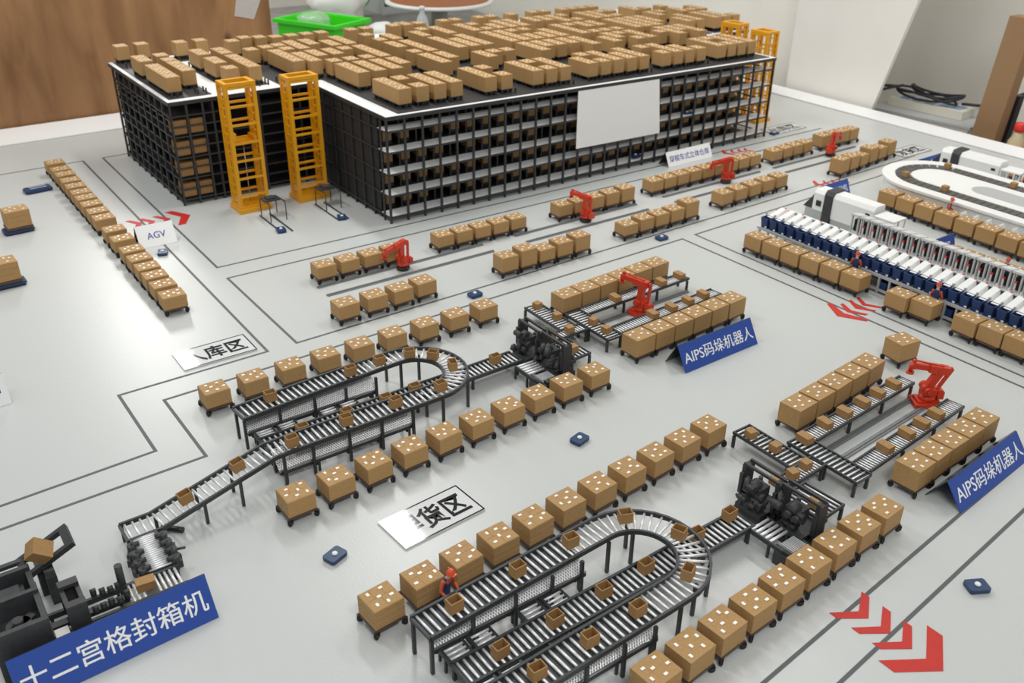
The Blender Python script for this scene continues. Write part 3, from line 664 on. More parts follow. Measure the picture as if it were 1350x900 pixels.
# ------------------------------------------------------------------ small cartons
def open_box():
    b = MB().m('card2'); w, d, h, t = 0.0105, 0.0080, 0.0185, 0.0014
    b.box((-w, -d, 0), (w, d, 0.0015)); b.box((-w, -d, 0.0015), (w, -d+t, h)); b.box((-w, d-t, 0.0015), (w, d, h)); b.box((-w, -d+t, 0.0015), (-w+t, d-t, h)); b.box((w-t, -d+t, 0.0015), (w, d-t, h))
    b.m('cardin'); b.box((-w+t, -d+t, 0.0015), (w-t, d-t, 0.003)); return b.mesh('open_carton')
def shut_box(w, d, h):
    b = MB().m('card2'); b.box((-w, -d, 0), (w, d, h)); b.bevel(0.0007); return b.mesh('closed_carton')
OPEN = open_box(); SHUT_A = shut_box(0.0088, 0.0135, 0.0140); SHUT_B = shut_box(0.0085, 0.0085, 0.0150)
def cartons(me, name, pts, z, where, order, cat='carton', rz0=0.0, jit=0.06):
    for i, p in enumerate(pts):
        o = ob(name, me, None, (p[0], p[1], (p[2] if len(p) > 2 else z)), rz0 + (p[3] if len(p) > 3 else 0) + random.uniform(-jit, jit))
        kind = 'open brown carton' if name == 'open_carton' else 'closed brown carton'
        tag(o, '%s %s, %s %s' % (kind, where, nth(i) if len(pts) > 1 else 'the only one', order if len(pts) > 1 else 'there'), cat, kind + 's ' + where)
zo = ZL + 0.0003
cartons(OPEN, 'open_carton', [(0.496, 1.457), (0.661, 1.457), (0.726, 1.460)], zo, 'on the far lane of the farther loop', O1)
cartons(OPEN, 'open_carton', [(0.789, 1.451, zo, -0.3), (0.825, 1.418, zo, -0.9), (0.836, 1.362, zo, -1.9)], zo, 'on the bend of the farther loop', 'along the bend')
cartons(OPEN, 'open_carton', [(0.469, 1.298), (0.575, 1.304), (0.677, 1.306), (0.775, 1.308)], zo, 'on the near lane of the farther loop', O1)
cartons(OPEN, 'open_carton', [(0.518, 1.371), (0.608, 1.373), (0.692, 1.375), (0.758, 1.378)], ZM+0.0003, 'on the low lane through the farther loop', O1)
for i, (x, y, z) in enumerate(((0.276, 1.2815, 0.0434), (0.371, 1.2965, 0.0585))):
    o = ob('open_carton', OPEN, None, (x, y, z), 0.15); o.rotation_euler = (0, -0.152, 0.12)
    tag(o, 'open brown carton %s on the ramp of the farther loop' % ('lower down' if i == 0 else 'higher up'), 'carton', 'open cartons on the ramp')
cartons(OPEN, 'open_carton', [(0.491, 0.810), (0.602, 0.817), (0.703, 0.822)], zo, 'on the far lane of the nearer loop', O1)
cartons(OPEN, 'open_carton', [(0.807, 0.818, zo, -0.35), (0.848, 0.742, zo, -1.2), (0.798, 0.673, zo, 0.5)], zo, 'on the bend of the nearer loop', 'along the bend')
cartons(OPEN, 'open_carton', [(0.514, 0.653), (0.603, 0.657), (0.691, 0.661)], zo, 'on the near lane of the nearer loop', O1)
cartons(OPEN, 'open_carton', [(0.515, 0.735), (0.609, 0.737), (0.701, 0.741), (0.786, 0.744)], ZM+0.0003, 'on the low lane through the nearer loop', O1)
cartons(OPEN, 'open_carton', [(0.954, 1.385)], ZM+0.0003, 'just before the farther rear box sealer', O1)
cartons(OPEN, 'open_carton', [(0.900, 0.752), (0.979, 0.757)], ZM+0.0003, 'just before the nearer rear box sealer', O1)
zs = ZM + 0.0004
cartons(SHUT_B, 'closed_carton', [(1.177, 1.537), (1.181, 1.468)], zs, 'on the crossing conveyor of the farther cell', O2, jit=0.15)
cartons(SHUT_B, 'closed_carton', [(1.112, 1.402), (1.165, 1.403)], zs, 'on the link conveyor of the farther cell', O1, jit=0.2)
cartons(SHUT_B, 'closed_carton', [(1.117, 1.330)], zs, 'on the outlet table of the farther cell', O1, jit=0.3)
cartons(SHUT_B, 'closed_carton', [(1.233, 1.403), (1.231, 1.356)], zs, 'on the cross conveyor of the farther cell', O2, jit=0.2)
cartons(SHUT_A, 'closed_carton', [(1.353, 1.466), (1.504, 1.471), (1.568, 1.473)], zs, 'on the rear lane of the farther cell', O1)
cartons(SHUT_A, 'closed_carton', [(1.367, 1.353), (1.428, 1.355), (1.485, 1.359), (1.539, 1.363)], zs, 'on the front lane of the farther cell', O1)
cartons(SHUT_B, 'closed_carton', [(1.184, 0.895), (1.187, 0.841)], zs, 'on the crossing conveyor of the nearer cell', O2, jit=0.15)
cartons(SHUT_B, 'closed_carton', [(1.112, 0.775), (1.150, 0.771), (1.190, 0.776)], zs, 'on the link conveyor of the nearer cell', O1, jit=0.2)
cartons(SHUT_B, 'closed_carton', [(1.120, 0.699)], zs, 'on the outlet table of the nearer cell', O1, jit=0.3)
cartons(SHUT_A, 'closed_carton', [(1.254, 0.830)], zs, 'on the cross conveyor of the nearer cell', O1)
cartons(SHUT_A, 'closed_carton', [(1.325, 0.841), (1.387, 0.844), (1.446, 0.847), (1.499, 0.851), (1.555, 0.854)], zs, 'on the rear lane of the nearer cell', O1)
cartons(SHUT_A, 'closed_carton', [(1.351, 0.729), (1.423, 0.734), (1.475, 0.738), (1.526, 0.741)], zs, 'on the front lane of the nearer cell', O1)

# ------------------------------------------------------------------ stacking robots
def robot(label, loc, yaw, s=1.0, black_base=False, lean=0.35, fore=-0.25):
    t = thing('stacking_robot', label, 'robot', (*loc, 0), yaw)
    S = lambda *p: Vector(p)*s
    b = MB().m('blackp' if black_base else 'red')
    if black_base: b.lathe([(0.019*s, 0.0032), (0.019*s, 0.0078), (0.016*s, 0.0095*s + 0.001)], (0, 0, 0), 20)
    else: b.box((-0.026*s, -0.020*s, 0.0006), (0.026*s, 0.020*s, 0.009*s)); b.box((-0.020*s, -0.014*s, 0.009*s), (0.020*s, 0.014*s, 0.013*s)); b.bevel(0.0025*s)
    ob('base', b, t)
    b = MB().m('red'); b.lathe([(0.015*s, 0.0125*s), (0.0155*s, 0.018*s), (0.012*s, 0.022*s)], (0, 0, 0), 18); b.box((-0.012*s, -0.011*s, 0.018*s), (0.012*s, 0.011*s, 0.036*s)); b.box((-0.026*s, -0.008*s, 0.022*s), (-0.012*s, 0.008*s, 0.034*s)); ob('turret', b, t)
    sh = S(0.004, 0, 0.034); el = sh + S(math.sin(-lean)*0.046, 0, math.cos(lean)*0.046); wr = el + S(math.cos(fore)*0.054, 0, math.sin(fore)*0.054)
    for sy in (-1, 1):
        b = MB().m('red'); b.cyl(sh + S(0, sy*0.010, 0), sh + S(0, sy*0.017, 0), 0.0085*s, 14); b.cyl(sh + S(0, sy*0.017, 0), sh + S(0, sy*0.020, 0), 0.005*s, 12); ob('shoulder_motor', b, t)
    b = MB().m('red'); b.cyl(sh + S(0, -0.007, 0), sh + S(0, 0.007, 0), 0.009*s, 14); b.bar(sh, el, 0.013*s, 0.014*s, (1, 0, 0)); b.cyl(el + S(0, -0.008, 0), el + S(0, 0.008, 0), 0.0075*s, 14); ob('lower_arm', b, t)
    b = MB().m('red'); q = S(-0.021, 0, 0.002); b.bar(sh+q, el+q, 0.0055*s, 0.0058*s, (1, 0, 0)); b.bar(sh+S(-0.002, 0, -0.002), sh+q, 0.006*s, 0.006*s); b.bar(el, el+q, 0.006*s, 0.006*s); ob('link_rod', b, t)
    b = MB().m('red'); d = (wr-el).normalized(); b.bar(el - d*0.014*s, el + d*0.024*s, 0.015*s, 0.015*s); b.bar(el + d*0.018*s, wr, 0.010*s, 0.010*s); ob('forearm', b, t)
    b = MB().m('red'); up = S(0, 0, 0.011); b.bar(el + up*0.6 - d*0.008*s, wr + up, 0.0028*s, 0.0028*s); b.bar(el, el+up*0.9, 0.006*s, 0.005*s, (1, 0, 0)); b.bar(wr, wr+up*1.1, 0.006*s, 0.005*s, (1, 0, 0)); ob('upper_rod', b, t)
    b = MB().m('red'); b.cyl(wr + S(0, -0.006, 0), wr + S(0, 0.006, 0), 0.006*s, 12); b.cyl(wr + S(0.004, 0, 0.004), wr + S(0.004, 0, -0.013), 0.0042*s, 12); b.cyl(wr + S(0.004, 0, -0.013), wr + S(0.004, 0, -0.0165), 0.0075*s, 12); ob('wrist', b, t)
    b = MB().m('red'); b.cbox(sh + S(-0.026, 0, -0.010), (0.012*s, 0.020*s, 0.016*s)); b.bevel(0.002*s); ob('counterweight', b, t)
    return t
robot('large red robot arm at the open end of the nearer twin lanes', (1.602, 0.806), PI*0.80, 1.05, lean=0.42, fore=0.16)
robot('red robot arm between the twin lanes of the farther stacking cell', (1.398, 1.424), 1.80, 1.02, lean=0.10, fore=0.02)
robot('red robot arm on black foot, first from the left on the long floor rails', (1.064, 1.966), PI*1.02, 0.92, True, lean=0.02, fore=-0.28)
robot('red robot arm on black foot, second from the left on the long floor rails', (1.674, 1.964), 1.85, 0.92, True, lean=0.05, fore=0.05)
robot('red robot arm on black foot, third from the left on the long floor rails', (2.274, 1.975), 2.7, 0.95, True, lean=0.02)
robot('red robot arm on black foot, fourth from the left on the long floor rails', (2.800, 1.968), 0.25, 0.95, True, lean=-0.2)
for i, (x0, x1) in enumerate(((0.832, 1.325), (1.437, 1.893), (2.005, 2.452), (2.520, 2.965))):
    t = thing('floor_rail', 'pair of long grey floor rails under the %s black-footed robot arm' % nth(i), 'rail', (x0, 1.96, 0), 0)
    for yy in (-0.028, 0.027):
        b = MB().m('rail'); b.box((0, yy-0.006, 0.0003), (x1-x0, yy+0.006, 0.0022)); b.box((0, yy-0.0018, 0.0022), (x1-x0, yy+0.0018, 0.0045)); ob('rail', b, t)

# ------------------------------------------------------------------ folded table signs
def sign(label, A, B, yb, ridge, txt, key='sign', ink='signwhite', fill=0.86, tall=0.62, zt=None):
    """A, B: front bottom corners; ridge: (y offset of the ridge, height); yb: y offset of the back foot"""
    ax = Vector((B[0]-A[0], B[1]-A[1], 0)); L = ax.length; rz = math.atan2(ax.y, ax.x)
    t = thing('table_sign', label, 'sign', (A[0], A[1], 0), rz)
    ry, h = ridge; th = 0.0016
    n = Vector((0, -h, ry)).normalized()
    b = MB().m(key); f = lambda x, y, z, k: (x, y + n.y*k, z + n.z*k)
    b.hexa([f(0, 0, 0.0006, -th), f(L, 0, 0.0006, -th), f(L, 0, 0.0006, 0), f(0, 0, 0.0006, 0), f(0, ry, h, -th), f(L, ry, h, -th), f(L, ry, h, 0), f(0, ry, h, 0)]); ob('front_panel', b, t)
    b = MB().m('signback'); b.hexa([(0, yb, 0.0006), (L, yb, 0.0006), (L, yb+th, 0.0006), (0, yb+th, 0.0006), (0, ry+0.0012, h-0.0006), (L, ry+0.0012, h-0.0006), (L, ry+th+0.0012, h-0.0006), (0, ry+th+0.0012, h-0.0006)]); ob('dark_back_sheet', b, t)
    if txt:
        H = math.hypot(ry, h); me = text_mesh(txt, 0.03, 0.00015, ink); o = ob('lettering', me, t)
        k = min(fill*L/me['w'], 2*tall*H/me['h']); ky = min(k, tall*H/me['h'])
        a = math.atan2(h, ry)
        o.rotation_euler = (a, 0, 0); o.scale = (k, ky if ky < k else k*1.0, 1); o.location = (L/2, ry/2 + n.y*0.0004, h/2 + n.z*0.0004)
    return t
sign('wide blue table sign lettered in white, before the farther twin lanes', (1.291, 1.164), (1.517, 1.167), 0.061, (0.031, 0.053), 'AIPS码垛机器人', tall=0.72, fill=0.94)
sign('wide blue table sign lettered in white, before the nearer twin lanes', (1.343, 0.567), (1.588, 0.584), 0.064, (0.034, 0.046), 'AIPS码垛机器人', tall=0.72, fill=0.94)
sign('largest blue table sign lettered in white, before the box machine', (-0.026, 1.036), (0.2385, 1.049), 0.047, (0.031, 0.060), '十二宫格封箱机', tall=0.66, fill=0.94)
sign('small white table sign with three blue capital letters beside the entry line', (0.543, 2.476), (0.643, 2.475), 0.06, (0.029, 0.055), 'AGV', 'signwhite', 'ink', 0.5, 0.42)
sign('white table sign with blue characters at the foot of the shelving block', (2.229, 2.192), (2.441, 2.194), 0.05, (0.022, 0.047), '穿梭车式立体仓库', 'signwhite', 'ink', 0.9, 0.5)
sign('blue table sign behind the nearer white boxy machine', (2.385, 1.668), (2.520, 1.672), 0.05, (0.020, 0.048), '小包贴标机', tall=0.62)
sign('blue table sign half hidden behind the sorting line frames', (2.222, 1.205), (2.352, 1.205), 0.05, (0.018, 0.058), '小包机', tall=0.62, fill=0.72)
sign('blue table sign behind the farther white boxy machine', (2.900, 1.668), (3.125, 1.670), 0.05, (0.02, 0.043), '大包贴标机', tall=0.55)
sign('white table sign cut off by the picture edge', (-0.06, 1.832), (0.108, 1.838), 0.06, (0.024, 0.058), '—', 'signwhite', 'ink', 0.85, 0.3)

# ------------------------------------------------------------------ box erector and corner sealer
t = thing('box_erector', 'dark grey box erecting machine cabinet beside the largest blue sign', 'machine', (0.01, 1.155, 0))
b = MB().m('mach'); b.box((-0.045, -0.068, 0.0005), (0.026, 0.060, 0.05)); b.box((-0.045, -0.068, 0.05), (0.024, -0.060, 0.085)); b.box((-0.045, -0.002, 0.05), (0.024, 0.005, 0.085)); b.box((-0.045, 0.052, 0.05), (0.024, 0.060, 0.085)); b.box((0.017, -0.060, 0.05), (0.024, 0.052, 0.080)); b.bevel(0.0015); ob('cabinet', b, t)
b = MB().m('mach'); b.box((-0.03, 0.012, 0.0502), (0.010, 0.045, 0.066)); b.box((-0.022, 0.018, 0.066), (0.004, 0.040, 0.072)); ob('hopper', b, t)
b = MB().m('mach'); b.cyl((-0.01, -0.03, 0.0502), (-0.01, -0.03, 0.062), 0.016, 16); b.cyl((-0.01, -0.03, 0.062), (-0.01, -0.03, 0.070), 0.007, 12); b.cbox((-0.008, -0.03, 0.058), (0.042, 0.012, 0.008), 0.6); ob('turning_head', b, t)
b = MB().m('white'); b.box((0.0268, -0.064, 0.0342), (0.0445, -0.040, 0.037)); ob('white_tray', b, t)
b = MB().m('mach'); b.box((0.0262, -0.068, 0.0005), (0.045, -0.036, 0.034)); b.bevel(0.001); ob('end_block', b, t)
t2 = thing('lifting_arm', 'dark grey open lifting frame holding a tilted carton beside the box erector', 'machine arm', (0.064, 1.250, 0))
b = MB().m('mach'); R = Matrix.Rotation(-0.42, 3, 'Y')
b.box((-0.022, -0.014, 0.0005), (0.0, 0.012, 0.058)); b.box((-0.014, -0.040, 0.0005), (0.000, -0.014, 0.050)); b.bevel(0.0012); ob('post', b, t2)
b = MB().m('mach'); T = lambda p: tuple(R @ Vector(p) + Vector((-0.012, 0, 0.058)))
for lo, hi in (((-0.03, 0.018, 0), (0.052, 0.026, 0.008)), ((-0.03, -0.026, 0), (0.052, -0.018, 0.008)), ((0.040, -0.018, 0), (0.052, 0.018, 0.008)), ((-0.03, -0.018, 0), (-0.02, 0.018, 0.008))): b.box(lo, hi, T)
b.box((-0.15, 0.014, 0.050), (-0.0225, 0.022, 0.056))
ob('open_frame', b, t2)
b = MB().m('card2'); q = Matrix.Rotation(0.7, 3, 'Y') @ Matrix.Rotation(0.5, 3, 'X'); b.cbox((0, 0, 0), (0.030, 0.026, 0.022), rot=q); b.bevel(0.0008)
tag(ob('closed_carton', b, None, (0.052, 1.222, 0.094)), 'closed brown carton tilted in the lifting frame beside the box erector', 'carton')
t = thing('corner_conveyor', 'low dark conveyor carrying cartons from box erector to side sealer', 'conveyor', (0.0, 1.135, 0))
for y in (-0.022, 0.022):
    b = MB().m('frame'); b.box((0.034, y-0.0025, 0.022), (0.220, y+0.0025, 0.031)); ob('side_rail', b, t)
b = MB().m('frame'); b.box((0.034, -0.006, 0.022), (0.14, 0.006, 0.029)); ob('centre_rail', b, t)
me = roller_mesh(0.039, 0.0022)
for x in (0.145, 0.152, 0.160, 0.182, 0.1895, 0.197, 0.2045, 0.212): ob('roller', me, t, (x, 0, 0.0285))
for x in (0.04, 0.13, 0.217):
    for y in (-0.022, 0.022):
        b = MB().m('frame'); b.box((x-0.002, y-0.002, 0.0004), (x+0.002, y+0.002, 0.0218)); ob('leg', b, t)
rr = random.Random(11)
for i in range(9):
    b = MB().m('mach'); x = 0.094 + 0.0055*i; y = (0.024 if i % 2 else -0.010) + rr.uniform(-0.004, 0.004); z = 0.034 + rr.uniform(0, 0.008); b.cyl((x, y, 0.0295), (x, y, z), 0.0042, 10); b.cyl((x-0.004, y, z), (x+0.004, y, z), 0.0038, 8); ob('side_roller_head', b, t)
b = MB().m('mach'); b.cyl((0.139, 0.027, 0.0005), (0.139, 0.027, 0.066), 0.0056, 12); ob('post', b, t)
t = thing('gluing_gate', 'dark grey gate column with square opening over the low dark conveyor', 'machine', (0.070, 1.120, 0))
b = MB().m('mach')
b.box((-0.013, -0.030, 0.0005), (0.013, -0.024, 0.080)); b.box((-0.013, 0.024, 0.0318), (0.013, 0.030, 0.080)); b.box((-0.013, -0.024, 0.064), (-0.007, 0.024, 0.080)); b.box((0.007, -0.024, 0.064), (0.013, 0.024, 0.080)); b.box((-0.013, -0.030, 0.0805), (0.013, -0.018, 0.086)); b.box((-0.013, 0.016, 0.0805), (0.013, 0.030, 0.086)); b.bevel(0.001); ob('gate_frame', b, t)
b = MB().m('mach'); b.box((-0.010, -0.0235, 0.045), (0.010, 0.0235, 0.063)); ob('glue_head', b, t)
tag(ob('closed_carton', SHUT_A, None, (0.166, 1.135, 0.0312), PI/2 - 0.1), 'closed brown carton on the low dark conveyor behind the largest blue sign', 'carton')
t = thing('side_belt_sealer', 'dark side belt sealer with fine rollers between ramp and low conveyor', 'machine', (0.195, 1.205, 0))
b = MB().m('frame')
for x in (-0.019, 0.019): b.box((x-0.002, -0.046, 0.026), (x+0.002, 0.046, 0.036))
b.box((-0.017, -0.046, 0.024), (0.017, 0.046, 0.027)); ob('bed_frame', b, t)
me = None; b = MB().m('steel'); b.cyl((-0.017, 0, 0), (0.017, 0, 0), 0.0018, 8); me = b.mesh('roller')
for k in range(18): ob('roller', me, t, (0, -0.0425+k*0.005, 0.0335))
for x in (-0.019, 0.019):
    for y in (-0.042, 0.042):
        b = MB().m('frame'); b.box((x-0.002, y-0.002, 0.0004), (x+0.002, y+0.002, 0.026)); ob('leg', b, t)
for s in (-1, 1):
    for k in range(5):
        b = MB().m('mach'); y = -0.038 + 0.014*k; x = s*(0.024 + 0.002*(k % 2)); z = 0.040 + 0.005*(k % 3); b.cyl((x, y, 0.018), (x, y, z), 0.0062, 10); b.cyl((x-s*0.012, y, z-0.002), (x, y, z-0.002), 0.004, 10); b.cbox((x+s*0.003, y, 0.024), (0.012, 0.010, 0.012), 0.3*k); ob('side_belt_head', b, t)
b = MB().m('mach'); b.cyl((0.032, -0.012, 0.03), (0.046, -0.016, 0.03), 0.002, 8); ob('handle', b, t)
b = MB().m('blackp'); b.tube([(0.232, 1.288, 0.0085), (0.240, 1.280, 0.006), (0.252, 1.268, 0.0055), (0.258, 1.262, 0.0055)], 0.005, 8)
tag(ob('drive_motor', b), 'small black motor lying under the foot of the ramp', 'motor')

# ------------------------------------------------------------------ the shelving block
X0, X1, Y0, Y1, XL, YL = 1.195, 2.79, 2.265, 3.335, 0.752, 2.742
def zf(p):
    k = min(max((p[0]-X0)/1.6, 0), 1); return (p[0], p[1], p[2]*(1 - 0.066*k))
rack = thing('storage_rack', 'large dark storage rack block with grey walkways and white top', 'storage rack', (0, 0, 0))
LV = [0.0205, 0.084, 0.147, 0.210, 0.2705]; RT = 0.312; PIT = 0.0573
def rbox(b, lo, hi): b.box(lo, hi, zf)
posts_x = [X0 + PIT*i for i in range(28)] + [X1]
for x in posts_x:
    b = MB().m('rack'); rbox(b, (x-0.003, Y0-0.003, 0.0004), (x+0.003, Y0+0.003, 0.3005)); ob('upright', b, rack)
for z in LV:
    b = MB().m('walk'); rbox(b, (X0, Y0+0.003, z-0.001), (X1, Y0+0.054, z)); ob('walkway', b, rack)
    b = MB().m('rack'); rbox(b, (X0, Y0-0.0025, z-0.0055), (X1, Y0+0.003, z-0.0011)); rbox(b, (X0, Y0+0.054, z-0.007), (X1, Y0+0.057, z)); ob('shelf_beam', b, rack)
    b = MB().m('rackin'); rbox(b, (X0, Y0+0.057, z-0.003), (X1-0.055, Y1, z-0.001)); rbox(b, (XL, YL, z-0.003), (X0, Y1, z-0.001)); ob('shelf_deck', b, rack)
b = MB().m('rack')
for i in range(28):
    x = X0 + PIT*i + 0.012
    rbox(b, (x-0.0025, Y0+0.0575, 0.0004), (x+0.0025, Y0+0.061, 0.3005))
tag(ob('inner_upright', b, rack), kind='stuff')
b = MB().m('rack')
for j in range(9):
    y = Y0 + 0.06*j + 0.036
    if y < YL: rbox(b, (X0-0.003, y-0.0025, 0.0004), (X0+0.002, y+0.0025, 0.3005))
for z in LV: rbox(b, (X0-0.0025, Y0, z-0.005), (X0+0.002, YL, z-0.001))
ob('end_lattice', b, rack)
b = MB().m('rackin'); rbox(b, (X0+0.003, Y0+0.062, 0.004), (X0+0.006, YL, 0.300)); ob('end_panel', b, rack)
b = MB().m('rack')
for j in range(8):
    y = Y0 + 0.15*j
    if y <= Y1: rbox(b, (X1-0.003, y-0.002, 0.0004), (X1+0.003, y+0.002, 0.3005))
for z in LV: rbox(b, (X1-0.002, Y0, z-0.005), (X1+0.002, Y1, z-0.001))
for j in range(12): rbox(b, (X1-0.055, Y0+0.04+0.085*j, 0.0004), (X1-0.051, Y0+0.044+0.085*j, 0.3005))
ob('far_end_lattice', b, rack)
# the narrower wing towards the cranes
b = MB().m('rack')
for x in (XL, XL+0.048, XL+0.096, XL+0.125, 0.905, 0.985, 1.02, 1.11, 1.15): rbox(b, (x-0.003, YL-0.003, 0.0004), (x+0.003, YL+0.003, 0.3005))
for z in LV + [0.052, 0.116, 0.178, 0.24]: rbox(b, (XL, YL-0.0028, z-0.005), (X0, YL+0.002, z-0.001))
for x in (XL+0.125,): rbox(b, (x, YL, 0.002), (x+0.003, Y1, 0.300))
ob('wing_front_lattice', b, rack)
for j in range(10):
    y = YL + 0.0655*j
    b = MB().m('rack'); rbox(b, (XL-0.003, y-0.0035, 0.0004), (XL+0.003, y+0.0035, 0.3005)); ob('side_upright', b, rack)
b = MB().m('rack')
for z in LV: rbox(b, (XL-0.0025, YL, z-0.005), (XL+0.002, Y1, z-0.001))
for z in LV + [RT-0.02]:
    for j in range(9):
        y = YL + 0.0655*j; rbox(b, (XL-0.0015, y+0.01, z-0.04), (XL+0.0015, y+0.055, z-0.036))
ob('side_lattice', b, rack)
b = MB().m('rackin'); rbox(b, (XL+0.12, YL+0.09, 0.004), (X0, YL+0.095, 0.300)); rbox(b, (XL+0.004, Y1-0.02, 0.004), (X1-0.06, Y1-0.015, 0.300)); ob('dark_back_sheet', b, rack)  # dark sheets put in to give the rack's interior its shade
# roof
b = MB().m('white'); rbox(b, (X0-0.002, Y0-0.004, 0.306), (X1+0.002, Y1+0.03, RT)); rbox(b, (XL-0.002, YL-0.004, 0.306), (X0-0.002, Y1+0.03, RT)); ob('roof_board', b, rack)
b = MB().m('rack')
rbox(b, (X0-0.004, Y0-0.0055, 0.3005), (X1+0.004, Y0-0.0042, RT-0.001)); rbox(b, (X1+0.0022, Y0-0.004, 0.3005), (X1+0.004, Y1+0.03, RT)); rbox(b, (X0-0.004, Y0-0.004, 0.3005), (X0-0.0022, YL-0.004, RT-0.001))
rbox(b, (XL-0.004, YL-0.0055, 0.3005), (X0-0.0042, YL-0.0042, RT-0.001)); rbox(b, (XL-0.004, YL-0.004, 0.3005), (XL-0.0022, Y1+0.03, RT-0.001)); rbox(b, (X0, Y0, 0.3005), (X1, Y0+0.01, 0.306)); rbox(b, (XL, YL, 0.3005), (X0, YL+0.01, 0.306))
ob('roof_edge', b, rack)
XR = 3.125
b = MB().m('white'); rbox(b, (X1+0.0045, 2.692, 0.306), (XR, Y1+0.03, RT)); ob('far_wing_roof', b, rack)
b = MB().m('rack'); rbox(b, (X1+0.0045, 2.690, 0.3005), (XR, 2.6918, RT-0.001)); rbox(b, (XR+0.0002, 2.690, 0.3005), (XR+0.002, Y1+0.03, RT-0.001)); rbox(b, (X1+0.02, 2.715, RT+0.0003), (2.935, 3.25, RT+0.0022)); rbox(b, (2.95, 2.715, RT+0.0003), (3.12, 3.25, RT+0.0022)); ob('far_wing_track', b, rack)
b = MB().m('rack')
for k in range(7): rbox(b, (X1+0.006+0.054*k, 2.694, 0.0004), (X1+0.012+0.054*k, 2.70, 0.3005)); rbox(b, (XR-0.006, 2.694+0.09*k, 0.0004), (XR, 2.70+0.09*k, 0.3005))
for z in LV: rbox(b, (X1+0.006, 2.695, z-0.005), (XR, 2.699, z-0.001)); rbox(b, (XR-0.004, 2.70, z-0.005), (XR, Y1, z-0.001))
ob('far_wing_lattice', b, rack)
b = MB().m('rackin'); rbox(b, (X1+0.006, 2.74, 0.004), (XR-0.01, 2.745, 0.300)); ob('far_wing_panel', b, rack)
# roof tracks and loads
RG = []   # (x, y, run)
GX = [1.263, 1.319, 1.375, 1.430, None, 1.546, 1.602, None, 1.715, 1.766, 1.818, None, 1.924, 1.976, 2.028, 2.082, 2.134, None, 2.228, 2.281, 2.331, 2.384, None, 2.477, 2.525, 2.572, 2.622]
main_x = [x*(1 - zf((x, 0, RT))[2] - 0.012)/0.676 for x in GX if x]; main_x = [x*(1 - zf((x, 0, RT))[2] - 0.012)/(1 - zf((x/1.012, 0, RT))[2] - 0.012) for x in main_x]
GROUPS = [(2.312, 3), (2.556, 3), (2.735, 4), (2.972, 3), (3.195, 1)]
rr = random.Random(21); BW, BD, BH = 0.0405, 0.052, 0.042
FIRST = {0: '111', 1: '101', 2: '111', 3: '111', 4: '111', 5: '101', 6: '111', 7: '101', 8: '111'}
roof_slots = []
for gi, (gy, ns) in enumerate(GROUPS):
    for xi, x in enumerate(main_x):
        sl = ''.join('1' if rr.random() < 0.80 else '0' for _ in range(ns))
        if gi == 0: sl = FIRST.get(xi, '1' + sl[1:])
        for k, c in enumerate(sl):
            if c == '1': roof_slots.append((x, gy + 0.0525*k, gi, xi))
for k, (x, rows) in enumerate((((0.772), (2.795, 2.848, 2.90, 2.952, 3.05, 3.103, 3.335-.02)), (0.838, (2.855, 2.907, 2.96, 3.02, 3.10, 3.315)),
                               (0.955, (2.81, 2.905, 2.958, 3.05, 3.10, 3.275)), (1.022, (2.80, 2.853, 2.905, 2.958, 3.03, 3.085, 3.27)),
                               (1.110, (3.03, 3.2)), (1.166, (2.80, 2.853, 2.905, 2.958, 3.04, 3.235)), (1.213, (2.775, 2.828, 2.88, 2.98, 3.05, 3.215)))):
    for y in rows: roof_slots.append((x, y, 5, k))
for k, (x, rows) in enumerate(((2.812, (2.735, 2.788, 2.90, 2.953, 3.05, 3.103)), (2.868, (2.735, 2.788, 2.84, 2.953, 3.05)), (2.965, (2.735, 2.788, 2.84, 2.92, 2.973, 3.05)), (3.018, (2.735, 2.788, 2.84, 2.92)), (3.07, (2.735, 2.92, 2.973)))):
    for y in rows: roof_slots.append((x, y, 6, k))
roof_slots = [(x, y, g, k) for (x, y, g, k) in roof_slots]
b = MB().m('card'); b.box((0, 0, 0), (BW, BD, BH)); b.bevel(0.0008)
b.m('label')
for px, py in LABELPOS: b.box(((0.5+px*0.8)*BW-0.0024, (0.5+py*0.8)*BD-0.0016, BH+0.0001), ((0.5+px*0.8)*BW+0.0024, (0.5+py*0.8)*BD+0.0016, BH+0.0006))
ROOFBOX = b.mesh('carton')
b = MB().m('rackin')
for i in range(3):
    for j in range(2): b.box((0.003+i*0.016, 0.004+j*0.036, -0.0115), (0.010+i*0.016, 0.012+j*0.036, -0.002))
b.box((0.0, 0.001, -0.0032), (BW, BD-0.001, -0.0002)); SKID = b.mesh('skid')
GN = ['front band', 'second band', 'middle band', 'fourth band', 'rear band', 'over the crane wing', 'over the far wing']
cnt = {}
roof_slots.sort(key=lambda s: (s[2], s[0], s[1]))
for (x, y, g, k) in roof_slots:
    z = zf((x, y, RT))[2] + 0.0137
    i = cnt.get((g, k), 0); cnt[(g, k)] = i+1
    o = ob('roof_carton', ROOFBOX, None, (x, y, z)); ob('skid', SKID, o)
    tag(o, 'carton on rack top, %s, %s column from the left, %s from front' % (GN[g], nth(k), nth(i)), 'carton', 'cartons on the rack top')
b = MB().m('rack'); rbox(b, (1.238, 2.274, RT+0.0003), (2.772, 3.27, RT+0.0022))
for x0, x1, y0, y1 in ((0.762, 0.888, 2.765, 3.36), (0.945, 1.075, 2.79, 3.14), (0.945, 1.075, 3.25, 3.33), (1.10, 1.2375, 2.76, 3.30)):
    rbox(b, (x0, y0, RT+0.0003), (x1, y1, RT+0.0022))
ob('roof_track', b, rack)
b = MB().m('rackin')
